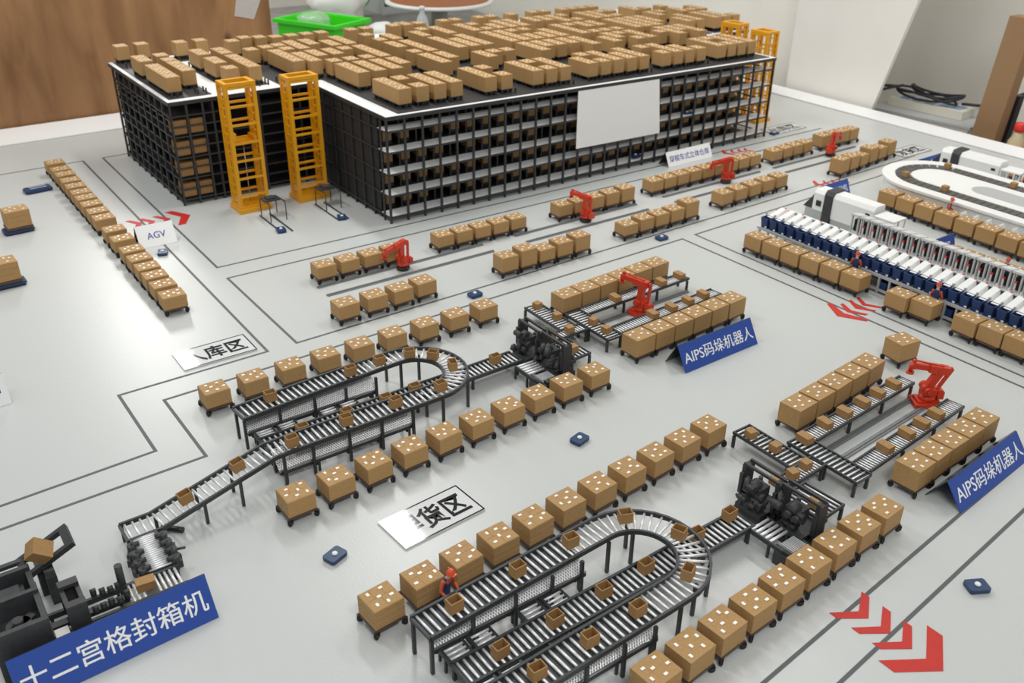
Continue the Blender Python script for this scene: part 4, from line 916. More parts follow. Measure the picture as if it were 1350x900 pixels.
for gy, ns in GROUPS[:4]:
    for x in main_x[::1]:
        for dx in (-0.006, BW+0.003):
            if rr.random() < 0.7: rbox(b, (x+dx, gy-0.010, RT+0.002), (x+dx+0.004, gy-0.006, RT+0.016))
for x in (0.775, 0.79, 0.85, 0.875, 0.95, 1.0, 1.04, 1.068, 1.105, 1.15, 1.2):
    for y in (2.775, 2.80, 3.15, 3.24): rbox(b, (x, y, RT+0.002), (x+0.004, y+0.004, RT+0.018))
tag(ob('roof_peg', b, rack), kind='stuff')
# cartons inside the front bays
b = MB().m('card2'); b.box((0, 0, 0.012), (0.028, 0.034, 0.039)); b.bevel(0.0006); b.m('rackin'); b.box((0.001, 0.001, 0.0004), (0.029, 0.033, 0.0118)); BAYBOX = b.mesh('carton')
LN = ['lowest', 'second', 'third', 'fourth', 'top']
for li in range(5):
    for i in range(26):
        if li == 4 and i not in (1, 6, 8, 9, 12): continue
        if li < 4 and rr.random() < 0.07: continue
        x = X0 + PIT*i + 0.024; z = zf((x, Y0, LV[li]))[2]
        tag(ob('stored_carton', BAYBOX, None, (x, Y0+0.070, z)), 'brown carton on the %s level of the rack front, %s bay from the crane corner' % (LN[li], nth(i)), 'carton', 'cartons in the rack front')
b = MB().m('card2'); b.box((0, 0, 0.004), (0.038, 0.05, 0.044)); b.bevel(0.0006); b.m('rackin'); b.box((0.001, 0.001, 0.0004), (0.037, 0.049, 0.0038)); WINGBOX = b.mesh('carton')
for li in range(4):
    for k, x in enumerate((XL+0.006, XL+0.055)):
        tag(ob('stored_carton', WINGBOX, None, (x, YL+0.006, LV[li])), 'brown carton in the rack wing end, %s shelf level, %s column' % (LN[li], 'outer' if k == 0 else 'inner'), 'carton', 'cartons in the rack wing end')
b = MB().m('signwhite'); b.hexa([(1.870, 2.2590, 0.109), (2.236, 2.2590, 0.103), (2.236, 2.2600, 0.103), (1.870, 2.2600, 0.109), (1.870, 2.2590, 0.293), (2.215, 2.2590, 0.287), (2.215, 2.2600, 0.287), (1.870, 2.2600, 0.293)])
tag(ob('blank_board', b), 'blank glossy white board hung on the long front of the rack', 'board')
# ------------------------------------------------------------------ yellow cranes
def crane(label, x0, y0, w, d, h, rz=0.0, carriage=None):
    t = thing('stacker_crane', label, 'crane', (x0, y0, 0), rz)
    b = MB().m('yellow'); b.box((-w/2-0.004, -d/2-0.010, 0.0005), (w/2+0.004, d/2+0.010, 0.013)); b.box((-w/2, -d/2-0.004, 0.013), (w/2, d/2+0.004, 0.020)); b.bevel(0.003, 2); ob('base', b, t)
    for sx in (-1, 1):
        for sy in (-1, 1):
            b = MB().m('yellow'); b.box((sx*(w/2-0.005)-0.005, sy*(d/2-0.005)-0.005, 0.020), (sx*(w/2-0.005)+0.005, sy*(d/2-0.005)+0.005, h-0.006)); ob('mast', b, t)
    for k in range(7):
        z = 0.05 + (h-0.06)*k/6
        for y0_ in (-d/2, d/2-0.006):
            b = MB().m('yellow'); b.box((-w/2+0.01, y0_, z-0.003), (w/2-0.01, y0_+0.006, z+0.003)); ob('rung', b, t)
    for sx in (-1, 1):
        b = MB().m('yellow'); xx = sx*(w/2-0.004)
        for yy in (-d/6, d/6): b.box((xx-0.002, yy-0.0032, 0.020), (xx+0.002, yy+0.0032, h-0.006))
        for k in range(14): zz = 0.03 + (h-0.05)*k/13; b.box((xx-0.0016, -d/2+0.010, zz-0.0022), (xx+0.0016, d/2-0.010, zz+0.0022))
        ob('side_lattice', b, t)
    b = MB().m('yellow')
    for lo, hi in (((-w/2, -d/2), (w/2, -d/2+0.012)), ((-w/2, d/2-0.012), (w/2, d/2)), ((-w/2, -d/2+0.012), (-w/2+0.012, d/2-0.012)), ((w/2-0.012, -d/2+0.012), (w/2, d/2-0.012))): b.box((*lo, h-0.006), (*hi, h+0.004))
    b.bevel(0.002); ob('top_frame', b, t)
    if carriage:
        b = MB().m('yellow'); z = carriage; b.box((-w/2+0.012, -d/2+0.008, z), (w/2-0.012, d/2-0.008, z+0.006)); b.box((-w/2+0.012, -d/2+0.008, z+0.006), (-w/2+0.02, d/2-0.008, z+0.035)); b.box((w/2-0.02, -d/2+0.008, z+0.006), (w/2-0.012, d/2-0.008, z+0.02)); ob('lift_carriage', b, t)
        b = MB().m('chrome'); b.cyl((0, 0, 0.02), (0, 0, z), 0.0012, 8); ob('lift_screw', b, t)
    return t
crane('tall yellow lattice crane nearest the outer corner of the rack wing', 0.912, 2.618, 0.092, 0.066, 0.374, 0.0, 0.20)
crane('tall yellow lattice crane in the inner corner of the rack', 1.098, 2.608, 0.096, 0.060, 0.370, 0.0, None)
crane('yellow lattice crane beyond the far end of the rack, the rear one', 2.965, 2.625, 0.09, 0.062, 0.342, PI/2)
crane('yellow lattice crane beyond the far end of the rack, the front one', 2.935, 2.445, 0.085, 0.066, 0.342, PI/2)
for nm, x in (('outer', 0.935), ('inner', 1.110)):
    t = thing('transfer_stand', 'thin legged dark transfer stand before the %s yellow crane' % nm, 'stand', (x, 2.495, 0))
    b = MB().m('frame'); b.box((-0.024, 0.004, 0.050), (0.024, 0.042, 0.055)); b.box((-0.012, 0.010, 0.0552), (0.012, 0.036, 0.059)); b.bevel(0.001); ob('top', b, t)
    for sx in (-1, 1):
        for y in (-0.030, 0.042):
            b = MB().m('frame'); b.cyl((sx*0.024, y, 0.0005), (sx*0.024, y, 0.050 if y > 0 else 0.058), 0.0016, 8); ob('leg', b, t)
        b = MB().m('frame'); b.bar((sx*0.024, -0.030, 0.056), (sx*0.024, 0.04, 0.053), 0.003, 0.003); ob('side_bar', b, t)
    t = thing('floor_rail', 'pair of dark floor rails running out from the %s yellow crane' % nm, 'rail', (x-0.03, 2.37, 0))
    for dx in (0.0, 0.030):
        b = MB().m('frame'); b.box((dx-0.002, 0, 0.0004), (dx+0.002, 0.165, 0.003)); ob('rail', b, t)

# ------------------------------------------------------------------ sorting line
SL = thing('sorting_line', 'long white sorting line with grey frame, chutes and black belt', 'sorting line', (2.0, 1.565, 0))
NB = 36; PB = 0.0297
for x, z, w in ((-0.034, 0.046, 0.006), (-0.034, 0.010, 0.004), (0.012, 0.046, 0.006)):
    b = MB().m('grey'); b.box((x-w/2, -NB*PB, z-0.003), (x+w/2, 0.008, z+0.003)); ob('long_rail', b, SL)
for k in range(0, NB+1):
    b = MB().m('grey'); b.box((-0.037, -k*PB-0.002, 0.0004), (-0.031, -k*PB+0.002, 0.043)); ob('leg', b, SL)
b = MB().m('grey'); b.box((-0.030, -NB*PB, 0.0435), (0.030, 0.006, 0.0460)); b.box((0.050, -NB*PB, 0.040), (0.094, 0.0, 0.064)); ob('bed', b, SL)
b = MB().m('belt'); b.box((0.050, -NB*PB, 0.0645), (0.088, 0.0, 0.0675)); ob('belt', b, SL)
b = MB().m('white'); b.box((0.0885, -NB*PB, 0.0645), (0.094, 0.0, 0.0705)); ob('belt_edge', b, SL)
b = MB().m('white')
prof = [(-0.006, 0.070), (-0.010, 0.0745), (0.047, 0.089), (0.048, 0.066)]
W2 = (0.0132, 0.0085, 0.0085, 0.0132)
A = [b.bm.verts.new((x, -w_, z)) for (x, z), w_ in zip(prof, W2)]; B2 = [b.bm.verts.new((x, w_, z)) for (x, z), w_ in zip(prof, W2)]
b._f(A); b._f(B2[::-1])
for i in range(4): b._f([A[i], A[(i+1) % 4], B2[(i+1) % 4], B2[i]])
CH = b.mesh('chute')
for k in range(NB): ob('chute', CH, SL, (0, -k*PB-0.008, 0))
b = MB().m('grey'); b.cyl((-0.012, 0, 0.046), (-0.012, 0, 0.080), 0.0016, 8); b.cbox((-0.012, 0, 0.082), (0.005, 0.005, 0.005)); PO = b.mesh('post')
for k in range(NB): ob('chute_post', PO, SL, (0.006, -k*PB+0.0065, 0))
b = MB().m('white'); b.cyl((0, 0, 0.068), (0, 0, 0.084), 0.0022, 8); b.m('redlamp'); b.cyl((0, 0, 0.0842), (0, 0, 0.090), 0.0032, 10); b.ball((0, 0, 0.090), 0.0032, 10); LP = b.mesh('signal_lamp')
for k in range(NB//1):
    if k % 2 == 0 or k > 8: ob('signal_lamp', LP, SL, (0.049, -k*PB*1.0-0.012, -0.002))
b = MB().m('grey')
b.box((0.094, -0.0115, 0.030), (0.100, -0.0085, 0.118)); b.box((0.094, 0.0085, 0.030), (0.100, 0.0115, 0.118)); b.box((0.122, -0.0115, 0.030), (0.128, -0.0085, 0.110)); b.box((0.122, 0.0085, 0.030), (0.128, 0.0115, 0.110))
b.hexa([(0.090, -0.0125, 0.118), (0.130, -0.0125, 0.110), (0.130, 0.0125, 0.110), (0.090, 0.0125, 0.118), (0.090, -0.0125, 0.123), (0.130, -0.0125, 0.115), (0.130, 0.0125, 0.115), (0.090, 0.0125, 0.123)])
b.m('blackp'); b.box((0.105, -0.008, 0.072), (0.118, 0.008, 0.105)); b.m('grey'); b.box((0.096, -0.0085, 0.070), (0.120, 0.0085, 0.0735))
GF = b.mesh('gate_frame'); GF.materials[0] = M['lightgrey']
for k in range(7, NB): ob('gate_frame', GF, SL, (0.0, -k*PB+0.004, 0))
b = MB().m('grey'); b.box((0.094, -NB*PB, 0.030), (0.128, -6.7*PB, 0.036)); b.box((0.094, -NB*PB, 0.0004), (0.098, -6.7*PB, 0.030)); ob('gate_base', b, SL)
b = MB().m('redlamp'); b.cyl((0.100, 0, 0.096), (0.093, 0, 0.098), 0.0026, 10); b.m('white'); b.box((0.0935, -0.0015, 0.074), (0.0965, 0.0015, 0.094)); GL = b.mesh('signal_lamp')
for k in range(8, NB): ob('button_lamp', GL, SL, (-0.003, -k*PB+0.004, 0))
for k in range(3):
    b = MB().m('white'); b.cyl((0, 0, 0.0004), (0, 0, 0.06), 0.003, 8); b.box((-0.004, -0.004, 0.012), (0.004, 0.004, 0.02)); b.m('redlamp'); b.ball((0, 0, 0.062), 0.0042, 10); t = ob('signal_post', b, None, ((2.075, 2.095, 2.095)[k], (1.60, 1.575, 1.535)[k], 0))
    tag(t, 'thin red topped signal post at the far end of the sorting line, %s outermost' % nth(k), 'signal post', 'signal posts at the sorting line')
b = MB().m('bin'); h = 0.030; a0, a1, w = 0.0095, 0.0120, 0.0014
def frus(b, r0x, r0y, r1x, r1y, z0, z1): b.hexa([(-r0x, -r0y, z0), (r0x, -r0y, z0), (r0x, r0y, z0), (-r0x, r0y, z0), (-r1x, -r1y, z1), (r1x, -r1y, z1), (r1x, r1y, z1), (-r1x, r1y, z1)])
frus(b, 0.011, 0.0095, 0.011, 0.0095, 0, 0.0015)
for (sx, sy) in ((1, 0), (-1, 0), (0, 1), (0, -1)):
    if sx: b.hexa([(sx*0.0095, -0.0095, 0.0015), (sx*0.0112, -0.0095, 0.0015), (sx*0.0112, 0.0095, 0.0015), (sx*0.0095, 0.0095, 0.0015), (sx*0.0118, -0.0122, h), (sx*0.0136, -0.0122, h), (sx*0.0136, 0.0122, h), (sx*0.0118, 0.0122, h)])
    else: b.hexa([(-0.0112, sy*0.0080, 0.0015), (0.0112, sy*0.0080, 0.0015), (0.0112, sy*0.0095, 0.0015), (-0.0112, sy*0.0095, 0.0015), (-0.0136, sy*0.0105, h), (0.0136, sy*0.0105, h), (0.0136, sy*0.0122, h), (-0.0136, sy*0.0122, h)])
BINM = b.mesh('bin')
b = MB().m('white'); b.box((-0.0128, -0.003, 0.004), (-0.0118, 0.003, 0.008)); TAGM = b.mesh('tag')
for k in range(31):
    o = ob('sorting_bin', BINM, None, (1.9835, 1.557 - k*PB, 0.0464)); ob('label_tag', TAGM, o, (0.0002, -0.006, -0.001))
    tag(o, 'navy blue sorting bin under the chutes, %s from the far end of the line' % nth(k), 'bin', 'navy bins under the chutes')
for k, i in enumerate((13, 14, 15, 18, 19, 20, 24)):
    tag(ob('sorting_bin', BINM, None, (1.9835, 1.557 - i*PB, 0.0005)), 'navy blue bin on the floor under the sorting rail, %s from the far end' % nth(k), 'bin', 'navy bins on the floor under the sorting rail')
# ------------------------------------------------------------------ white wrapping machines with outlet canopy
def van(label, x, y, rz, L=0.215):
    t = thing('wrapping_machine', label, 'machine', (x, y, 0), rz)      # runs along local -y
    b = MB().m('white'); pr = [(-0.026, 0.018), (0.026, 0.018), (0.026, 0.085), (0.022, 0.092), (-0.018, 0.092), (-0.026, 0.080)]
    def ext(b, pr, ya, yb):
        A = [b.bm.verts.new((p[0], ya, p[1])) for p in pr]; B = [b.bm.verts.new((p[0], yb, p[1])) for p in pr]
        b._f(A); b._f(B[::-1]); n = len(pr)
        for i in range(n): b._f([A[i], A[(i+1) % n], B[(i+1) % n], B[i]])
    ext(b, pr, -0.070, -L); b.bevel(0.002); ob('main_hood', b, t)
    b = MB().m('blackp'); b.box((-0.0262, -L+0.012, 0.062), (-0.0268+0.0003, -L+0.026, 0.070)); ob('vent', b, t)
    b = MB().m('mach'); ext(b, [(-0.030, 0.0005), (0.030, 0.0005), (0.028, 0.096), (-0.020, 0.096), (-0.028, 0.084)], -0.042, -0.0695); b.bevel(0.001); ob('dark_band', b, t)
    b = MB().m('white'); ext(b, [(-0.026, 0.03), (0.026, 0.03), (0.024, 0.090), (-0.016, 0.090), (-0.024, 0.080)], -0.004, -0.0415); b.bevel(0.002); ob('front_hood', b, t)
    b = MB().m('blackp'); b.box((-0.0275, -0.032, 0.044), (-0.0245, -0.016, 0.060)); ob('window_slot', b, t)
    b = MB().m('mach'); b.hexa([(-0.022, 0.03, 0.03), (0.022, 0.03, 0.03), (0.022, -0.0035, 0.03), (-0.022, -0.0035, 0.03), (-0.020, 0.026, 0.036), (0.020, 0.026, 0.036), (0.020, -0.0035, 0.075), (-0.020, -0.0035, 0.075)]); ob('intake_wedge', b, t)
    b = MB().m('grey'); b.box((-0.024, -L, 0.0005), (0.024, -0.0705, 0.0178)); b.box((-0.024, -0.040, 0.0005), (0.024, 0.02, 0.0295)); ob('plinth', b, t)
    return t
def canopy(label, x, y, rz):
    t = thing('outlet_canopy', label, 'canopy', (x, y, 0), rz)
    b = MB().m('white'); b.box((-0.030, -0.032, 0.072), (0.030, 0.032, 0.076)); ob('roof_panel', b, t)
    for sx in (-1, 1):
        for y_ in (-0.030, -0.012, 0.010, 0.030):
            b = MB().m('white'); b.box((sx*0.0275-0.0016, y_-0.0016, 0.0005), (sx*0.0275+0.0016, y_+0.0016, 0.072)); ob('post', b, t)
    b = MB().m('mach'); b.box((-0.020, -0.030, 0.0005), (0.020, 0.030, 0.026)); b.cyl((-0.006, 0.0, 0.027), (-0.006, 0.0, 0.046), 0.008, 12); ob('conveyor_bed', b, t)
    return t
van('white boxy wrapping machine with dark band beside the sorting line', 2.272, 1.615, 0.03, 0.205)
canopy('white open canopy at the outlet of the nearer white machine', 2.268, 1.368, 0.03)
van('white boxy wrapping machine with dark band behind the oval carousel', 2.955, 1.640, 0.03, 0.205)
canopy('white open canopy at the outlet of the farther white machine', 2.958, 1.395, 0.03)
# ------------------------------------------------------------------ oval carousel
CR = thing('oval_carousel', 'white oval carousel with dark tiled belt at the table corner', 'carousel', (2.705, 1.50, 0))
def oval(r, z, yend=-0.95, n=24): return [(r, yend, z)] + [(r*math.cos(PI*i/n), r*math.sin(PI*i/n), z) for i in range(n+1)] + [(-r, yend, z)]
def ring(b, ri, ro, z0, z1):
    I0, O0 = oval(ri, z0), oval(ro, z0); I1, O1 = oval(ri, z1), oval(ro, z1); n = len(I0)
    v = [[b.bm.verts.new(p) for p in L] for L in (I0, O0, O1, I1)]
    for i in range(n-1):
        for a in range(4): b._f([v[a][i], v[(a+1) % 4][i], v[(a+1) % 4][i+1], v[a][i+1]])
    b._f([v[a][0] for a in range(4)]); b._f([v[a][-1] for a in (3, 2, 1, 0)])
b = MB().m('white'); ring(b, 0.128, 0.158, 0.0005, 0.064); ring(b, 0.1285, 0.166, 0.0642, 0.0715); ob('outer_wall', b, CR)
b = MB().m('white'); O = oval(0.079, 0); b.prism([(p[0], p[1]) for p in O], 0.0005, 0.0715); ob('centre_island', b, CR)
b = MB().m('white'); ring(b, 0.0795, 0.1275, 0.0005, 0.0685); ob('track_bed', b, CR)
pl = path_sample(oval(0.104, 0.0690), 0.0215)
b = MB().m('tile'); b.box((-0.0092, -0.0215, 0), (0.0092, 0.0215, 0.0028)); TM = b.mesh('belt_tile')
for p, d in pl[:100]: ob('belt_tile', TM, CR, p, math.atan2(d.y, d.x))
b = MB().m('grey'); b.prism([(p[0]*0.5, p[1]*0.55-0.16) for p in oval(0.079, 0, -0.9)], 0.0716, 0.0722); ob('island_recess', b, CR)
cartons(SHUT_B, 'closed_carton', [(2.622, 1.560), (2.604, 1.415), (2.808, 1.535), (2.805, 1.315)], 0.0722, 'on the oval carousel belt', 'round from the far end')
t = thing('tray_row', 'grey wavy tray rack along the side of the oval carousel', 'rack', (2.515, 1.30, 0))
b = MB().m('grey'); b.box((-0.016, -0.62, 0.030), (0.016, 0.03, 0.034)); ob('base_rail', b, t)
for k in range(16):
    b = MB().m('white'); b.hexa([(-0.014, -0.016, 0.034), (0.014, -0.016, 0.034), (0.014, 0.008, 0.034), (-0.014, 0.008, 0.034), (-0.012, -0.006, 0.060), (0.012, -0.006, 0.060), (0.012, -0.003, 0.060), (-0.012, -0.003, 0.060)]); ob('tray', b, t, (0, -0.038*k, 0))
for k in range(5):
    b = MB().m('grey'); b.box((-0.012, -0.002, 0.0005), (0.012, 0.002, 0.030)); ob('leg', b, t, (0, 0.02-0.15*k, 0))

# ------------------------------------------------------------------ people
def skin_mesh(name, verts, edges, root, sub=2, matfn=None, mats=()):
    me = bpy.data.meshes.new(name + '_src'); K = 12.0
    me.from_pydata([tuple(c*K for c in v[:3]) for v in verts], edges, [])
    o = bpy.data.objects.new(name + '_src', me); COL.objects.link(o)
    o.modifiers.new('skin', 'SKIN')
    if not me.skin_vertices: me.attributes
    sv = me.skin_vertices[0].data if me.skin_vertices else None
    if sv is None:
        bm = bmesh.new(); bm.from_mesh(me); bm.verts.layers.skin.verify(); bm.to_mesh(me); bm.free(); sv = me.skin_vertices[0].data
    for i, v in enumerate(verts):
        r = v[3]*K; r2 = (v[4] if len(v) > 4 else v[3])*K; sv[i].radius = (r, r2); sv[i].use_root = (i == root)
    su = o.modifiers.new('sub', 'SUBSURF'); su.levels = sub
    dg = bpy.context.evaluated_depsgraph_get(); out = bpy.data.meshes.new_from_object(o.evaluated_get(dg))
    bpy.data.objects.remove(o); bpy.data.meshes.remove(me)
    out.name = name; out.transform(Matrix.Scale(1/K, 4)); out.materials.clear()
    for k in mats: out.materials.append(M[k])
    for p in out.polygons:
        p.use_smooth = True
        if matfn: p.material_index = matfn(p.center)
    return out
def person_meshes(bend=0.0, fingers=True):
    H = 0.086; f = H/1.75
    S = lambda x, y, z, r, r2=None: (x*f, y*f, z*f, r*f, (r2 or r)*f)
    # facing +x ; left is +y
    b = bend
    V = [S(0, 0, 0.92, .15, .13), S(0.01, 0, 1.12, .14, .12), S(0.03+b*.3, 0, 1.32, .17, .13), S(0.04+b*.5, 0, 1.44, .12, .09), S(0.06+b*.7, 0, 1.53, .055), S(0.08+b*.8, 0, 1.62, .095, .10), S(0.09+b*.9, 0, 1.70, .085, .09),
         S(0, .09, 0.84, .095), S(0.03, .10, 0.48, .068), S(0, .11, 0.10, .05), S(0.13, .12, 0.04, .042),
         S(0, -.09, 0.84, .095), S(0.01, -.10, 0.48, .068), S(-0.02, -.11, 0.10, .05), S(0.11, -.12, 0.04, .042),
         S(0.03+b*.4, .20, 1.40, .068), S(0.06+b*.3, .27, 1.12, .052), S(0.26+b*.3, .20, 1.02, .042), S(0.31+b*.3, .17, 1.02, .035, .02), S(0.36+b*.3, .15, 1.01, .042, .020),
         S(0.03+b*.4, -.20, 1.40, .068), S(0.05+b*.3, -.28, 1.12, .052), S(0.23+b*.3, -.22, 0.98, .042), S(0.27+b*.3, -.20, 0.97, .035, .02), S(0.32+b*.3, -.19, 0.95, .042, .020)]
    E = [(0, 1), (1, 2), (2, 3), (3, 4), (4, 5), (5, 6), (0, 7), (7, 8), (8, 9), (9, 10), (0, 11), (11, 12), (12, 13), (13, 14), (2, 15), (15, 16), (16, 17), (17, 18), (18, 19), (2, 20), (20, 21), (21, 22), (22, 23), (23, 24)]
    if fingers:
        for base, sx in ((19, 1), (24, -1)):
            px, py, pz = V[base][:3]
            for k, (dy, L) in enumerate(((-.03, .07), (-.010, .085), (.011, .08), (.031, .06))):
                i = len(V); V.append((px+.03*f, py+dy*f, pz-.004*f, .0105*f, .0105*f)); V.append((px+(.03+L*.6)*f, py+dy*1.1*f, pz-.015*f, .0095*f, .0095*f)); V.append((px+(.03+L)*f, py+dy*1.1*f, pz-.045*f, .008*f, .008*f))
                E += [(base, i), (i, i+1), (i+1, i+2)]
            i = len(V); V.append((px-.005*f, py-sx*.045*f, pz+.004*f, .0115*f, .0115*f)); V.append((px+.045*f, py-sx*.06*f, pz-.012*f, .0095*f, .0095*f)); E += [(base, i), (i, i+1)]
    def mf(c):
        x, y, z = c.x/f, c.y/f, c.z/f
        if z > 1.485: return 0
        if abs(y) > 0.165 and z > 0.9 or (x > 0.17 and z > 0.9): return 3 if x > 0.285 + b*.3 or (y < 0 and x > 0.25 + b*.3) else 1
        if z < 0.09: return 4
        return 2
    body = skin_mesh('body', V, E, 0, 2, mf, ('skin', 'orange', 'overall', 'glove', 'blackp'))
    hx, hz = (0.09+b*.9)*f, 1.70*f
    mb = MB().m('helmet'); mb.lathe([(0.125*f, 0.0), (0.128*f, 0.012*f), (0.118*f, 0.02*f), (0.112*f, 0.07*f), (0.085*f, 0.115*f), (0.045*f, 0.138*f), (0.003*f, 0.145*f)], (hx, 0, hz-0.005*f), 16)
    mb.box((hx+0.06*f, -0.08*f, hz-0.004*f), (hx+0.175*f, 0.08*f, hz+0.008*f)); mb.box((hx-0.10*f, -0.012*f, hz+0.10*f), (hx+0.09*f, 0.012*f, hz+0.15*f)); helm = mb.mesh('helmet')
    mb = MB().m('skin'); mb.ball((hx+0.088*f, 0, hz-0.07*f), 0.018*f, 8, 1.4)
    for s in (-1, 1): mb.ball((hx-0.005*f, s*0.093*f, hz-0.06*f), 0.02*f, 8, 1.4)
    mb.m('blackp')
    for s in (-1, 1): mb.ball((hx+0.078*f, s*0.034*f, hz-0.045*f), 0.011*f, 8)
    mb.m('redlamp'); mb.box((hx+0.072*f, -0.025*f, hz-0.122*f), (hx+0.084*f, 0.025*f, hz-0.112*f)); face = mb.mesh('face')
    return body, helm, face
PM = person_meshes(0.0, True); PB_ = person_meshes(0.16, True)
def person(label, x, y, rz, meshes, s=1.0):
    o = ob('person', meshes[0], None, (x, y, 0.0003), rz); o.scale = (s, s, s); tag(o, label, 'person')
    ob('helmet', meshes[1], o); ob('face', meshes[2], o); return o
person('person in orange helmet and navy overalls at the nearer looped conveyor', 0.510, 0.866, -PI*0.42, PB_, 1.04)
person('person in red helmet beside the last cart of the long row, sorting line', 1.956, 1.246, 0.3, PM, 0.98)
person('person in red helmet beside the pair of carts, sorting line', 1.958, 1.024, 0.2, PM, 0.98)
person('person in red helmet and dark vest beside the tray rack of the carousel', 2.520, 1.345, -1.2, PM, 0.98)
person('person in red helmet behind the sorting frames near the low carton', 2.172, 1.262, 2.8, PM, 0.93)
person('person in red helmet behind the sorting frames by the low carton row', 2.252, 1.016, 2.9, PM, 0.93)
person('person in red helmet beside the farther white canopy', 2.952, 1.352, 1.6, PM, 0.98)

# ------------------------------------------------------------------ behind the table
b = MB().m('ply'); b.box((-1.6, 3.925, -0.6), (1.555, 3.945, 0.66)); o = ob('plywood_sheet', b)
tag(o, 'large knotty plywood sheet standing against the back edge of the table', 'plywood sheet')
b = MB().m('film'); 
b.hexa([(1.40, 3.922, 0.325), (1.48, 3.922, 0.305), (1.48, 3.9235, 0.305), (1.40, 3.9235, 0.325), (1.425, 3.922, 0.43), (1.54, 3.922, 0.42), (1.54, 3.9235, 0.42), (1.425, 3.9235, 0.43)])
tag(ob('tape_scrap', b), 'crumpled clear tape stuck on the plywood sheet', 'tape')
b = MB().m('bench'); b.box((1.2, 4.25, -0.10), (3.55, 6.2, -0.04))
for x, y in ((1.3, 4.35), (3.4, 4.35), (1.3, 6.1), (3.4, 6.1)): b.box((x-0.04, y-0.04, -0.80), (x+0.04, y+0.04, -0.10))
tag(ob('work_bench', b), 'cluttered grey work bench behind the rack', 'bench')
t = thing('plastic_basket', 'bright green plastic basket behind the rack', 'basket', (2.085, 4.58, -0.0395), 0.42)
b = MB().m('green'); W_, D_, H_ = 0.125, 0.185, 0.195
for lo, hi in (((-W_, -D_, 0), (W_, D_, 0.006)), ((-W_, -D_, 0.006), (W_, -D_+0.008, H_)), ((-W_, D_-0.008, 0.006), (W_, D_, H_)), ((-W_, -D_+0.008, 0.006), (-W_+0.008, D_-0.008, H_)), ((W_-0.008, -D_+0.008, 0.006), (W_, D_-0.008, H_))): b.box(lo, hi)
ob('body', b, t)
b = MB().m('green')
for lo, hi in (((-W_-0.018, -D_-0.018), (W_+0.018, -D_)), ((-W_-0.018, D_), (W_+0.018, D_+0.018)), ((-W_-0.018, -D_), (-W_, D_)), ((W_, -D_), (W_+0.018, D_))): b.box((*lo, H_-0.012), (*hi, H_+0.006))
b.bevel(0.004); ob('rim', b, t)
def blob(label, cat, name, key, c, r, sc, seed=0, seg=3):
    rr = random.Random(seed); bm = bmesh.new(); bmesh.ops.create_icosphere(bm, subdivisions=seg, radius=1.0)
    for v in bm.verts:
        k = 1 + 0.16*math.sin(5*v.co.x+seed)*math.cos(4*v.co.y+1.3*seed) + 0.10*math.sin(9*v.co.z+seed*2)
        v.co = Vector((v.co.x*sc[0], v.co.y*sc[1], v.co.z*sc[2]))*r*k
    me = bpy.data.meshes.new(name); bm.to_mesh(me); bm.free(); me.materials.append(M[key])
    for p in me.polygons: p.use_smooth = True
    return tag(ob(name, me, None, c), label, cat)
blob('crumpled clear plastic wrap bulging out of the green basket', 'plastic wrap', 'plastic_wrap', 'film', (2.06, 4.62, 0.135), 0.10, (0.8, 1.0, 0.6), 2)
blob('white plastic bag slumped beside the green basket', 'plastic bag', 'plastic_bag', 'white', (2.375, 4.50, 0.058), 0.10, (0.85, 0.75, 0.75), 5)
blob('large white sack behind the green basket', 'sack', 'sack', 'white', (2.385, 5.02, 0.16), 0.18, (0.9, 0.75, 0.88), 7)
blob('second green lump of packaging behind the white sack', 'packaging', 'packaging', 'green', (2.66, 5.55, 0.13), 0.17, (1.2, 0.7, 0.8), 9)
blob('brownish crumpled bag on the bench behind the rack', 'bag', 'crumpled_bag', 'straw', (2.53, 4.58, 0.04), 0.075, (0.85, 0.7, 0.75), 3)
blob('dark red netted bag on the bench behind the rack', 'bag', 'netted_bag', 'wood', (2.66, 4.62, 0.03), 0.065, (0.75, 0.7, 0.7), 4)
t = thing('drink_bottle', 'clear drink bottle with blue label on the bench behind the rack', 'bottle', (2.585, 4.43, -0.0395))
b = MB().m('bottle'); b.lathe([(0.03, 0.0), (0.034, 0.01), (0.034, 0.15), (0.025, 0.185), (0.012, 0.205), (0.012, 0.22)], (0, 0, 0), 18); ob('body', b, t)
b = MB().m('lblue'); b.lathe([(0.0346, 0.06), (0.0348, 0.065), (0.0348, 0.12), (0.0346, 0.125)], (0, 0, 0), 18); ob('wrap_label', b, t)
b = MB().m('white'); b.lathe([(0.014, 0.2202), (0.014, 0.235), (0.012, 0.238)], (0, 0, 0), 14); ob('cap', b, t)
t = thing('round_table', 'round brown tabletop with pale rim far behind the rack', 'table', (2.96, 4.87, -0.0395))
b = MB().m('wood'); b.lathe([(0.28, 0.17), (0.29, 0.175), (0.29, 0.185), (0.28, 0.19)], (0, 0, 0), 32); ob('tabletop', b, t)
b = MB().m('white'); b.lathe([(0.292, 0.165), (0.315, 0.17), (0.315, 0.183), (0.292, 0.186)], (0, 0, 0), 32); ob('rim', b, t)
b = MB().m('grey'); b.cyl((0, 0, 0.0005), (0, 0, 0.165), 0.05, 14); ob('pedestal', b, t)
t = thing('wire_grille', 'grey wire grille leaning on the bench behind the rack', 'grille', (2.90, 4.36, -0.0395), 0.0)
b = MB().m('grey'); b.box((-0.30, 0, 0.0), (0.16, 0.012, 0.008)); b.box((-0.30, 0, 0.105), (0.16, 0.012, 0.113)); ob('frame', b, t)
for k in range(24):
    b = MB().m('grey'); b.box((-0.299+k*0.0195, 0.002, 0.008), (-0.293+k*0.0195, 0.010, 0.105)); ob('bar', b, t)
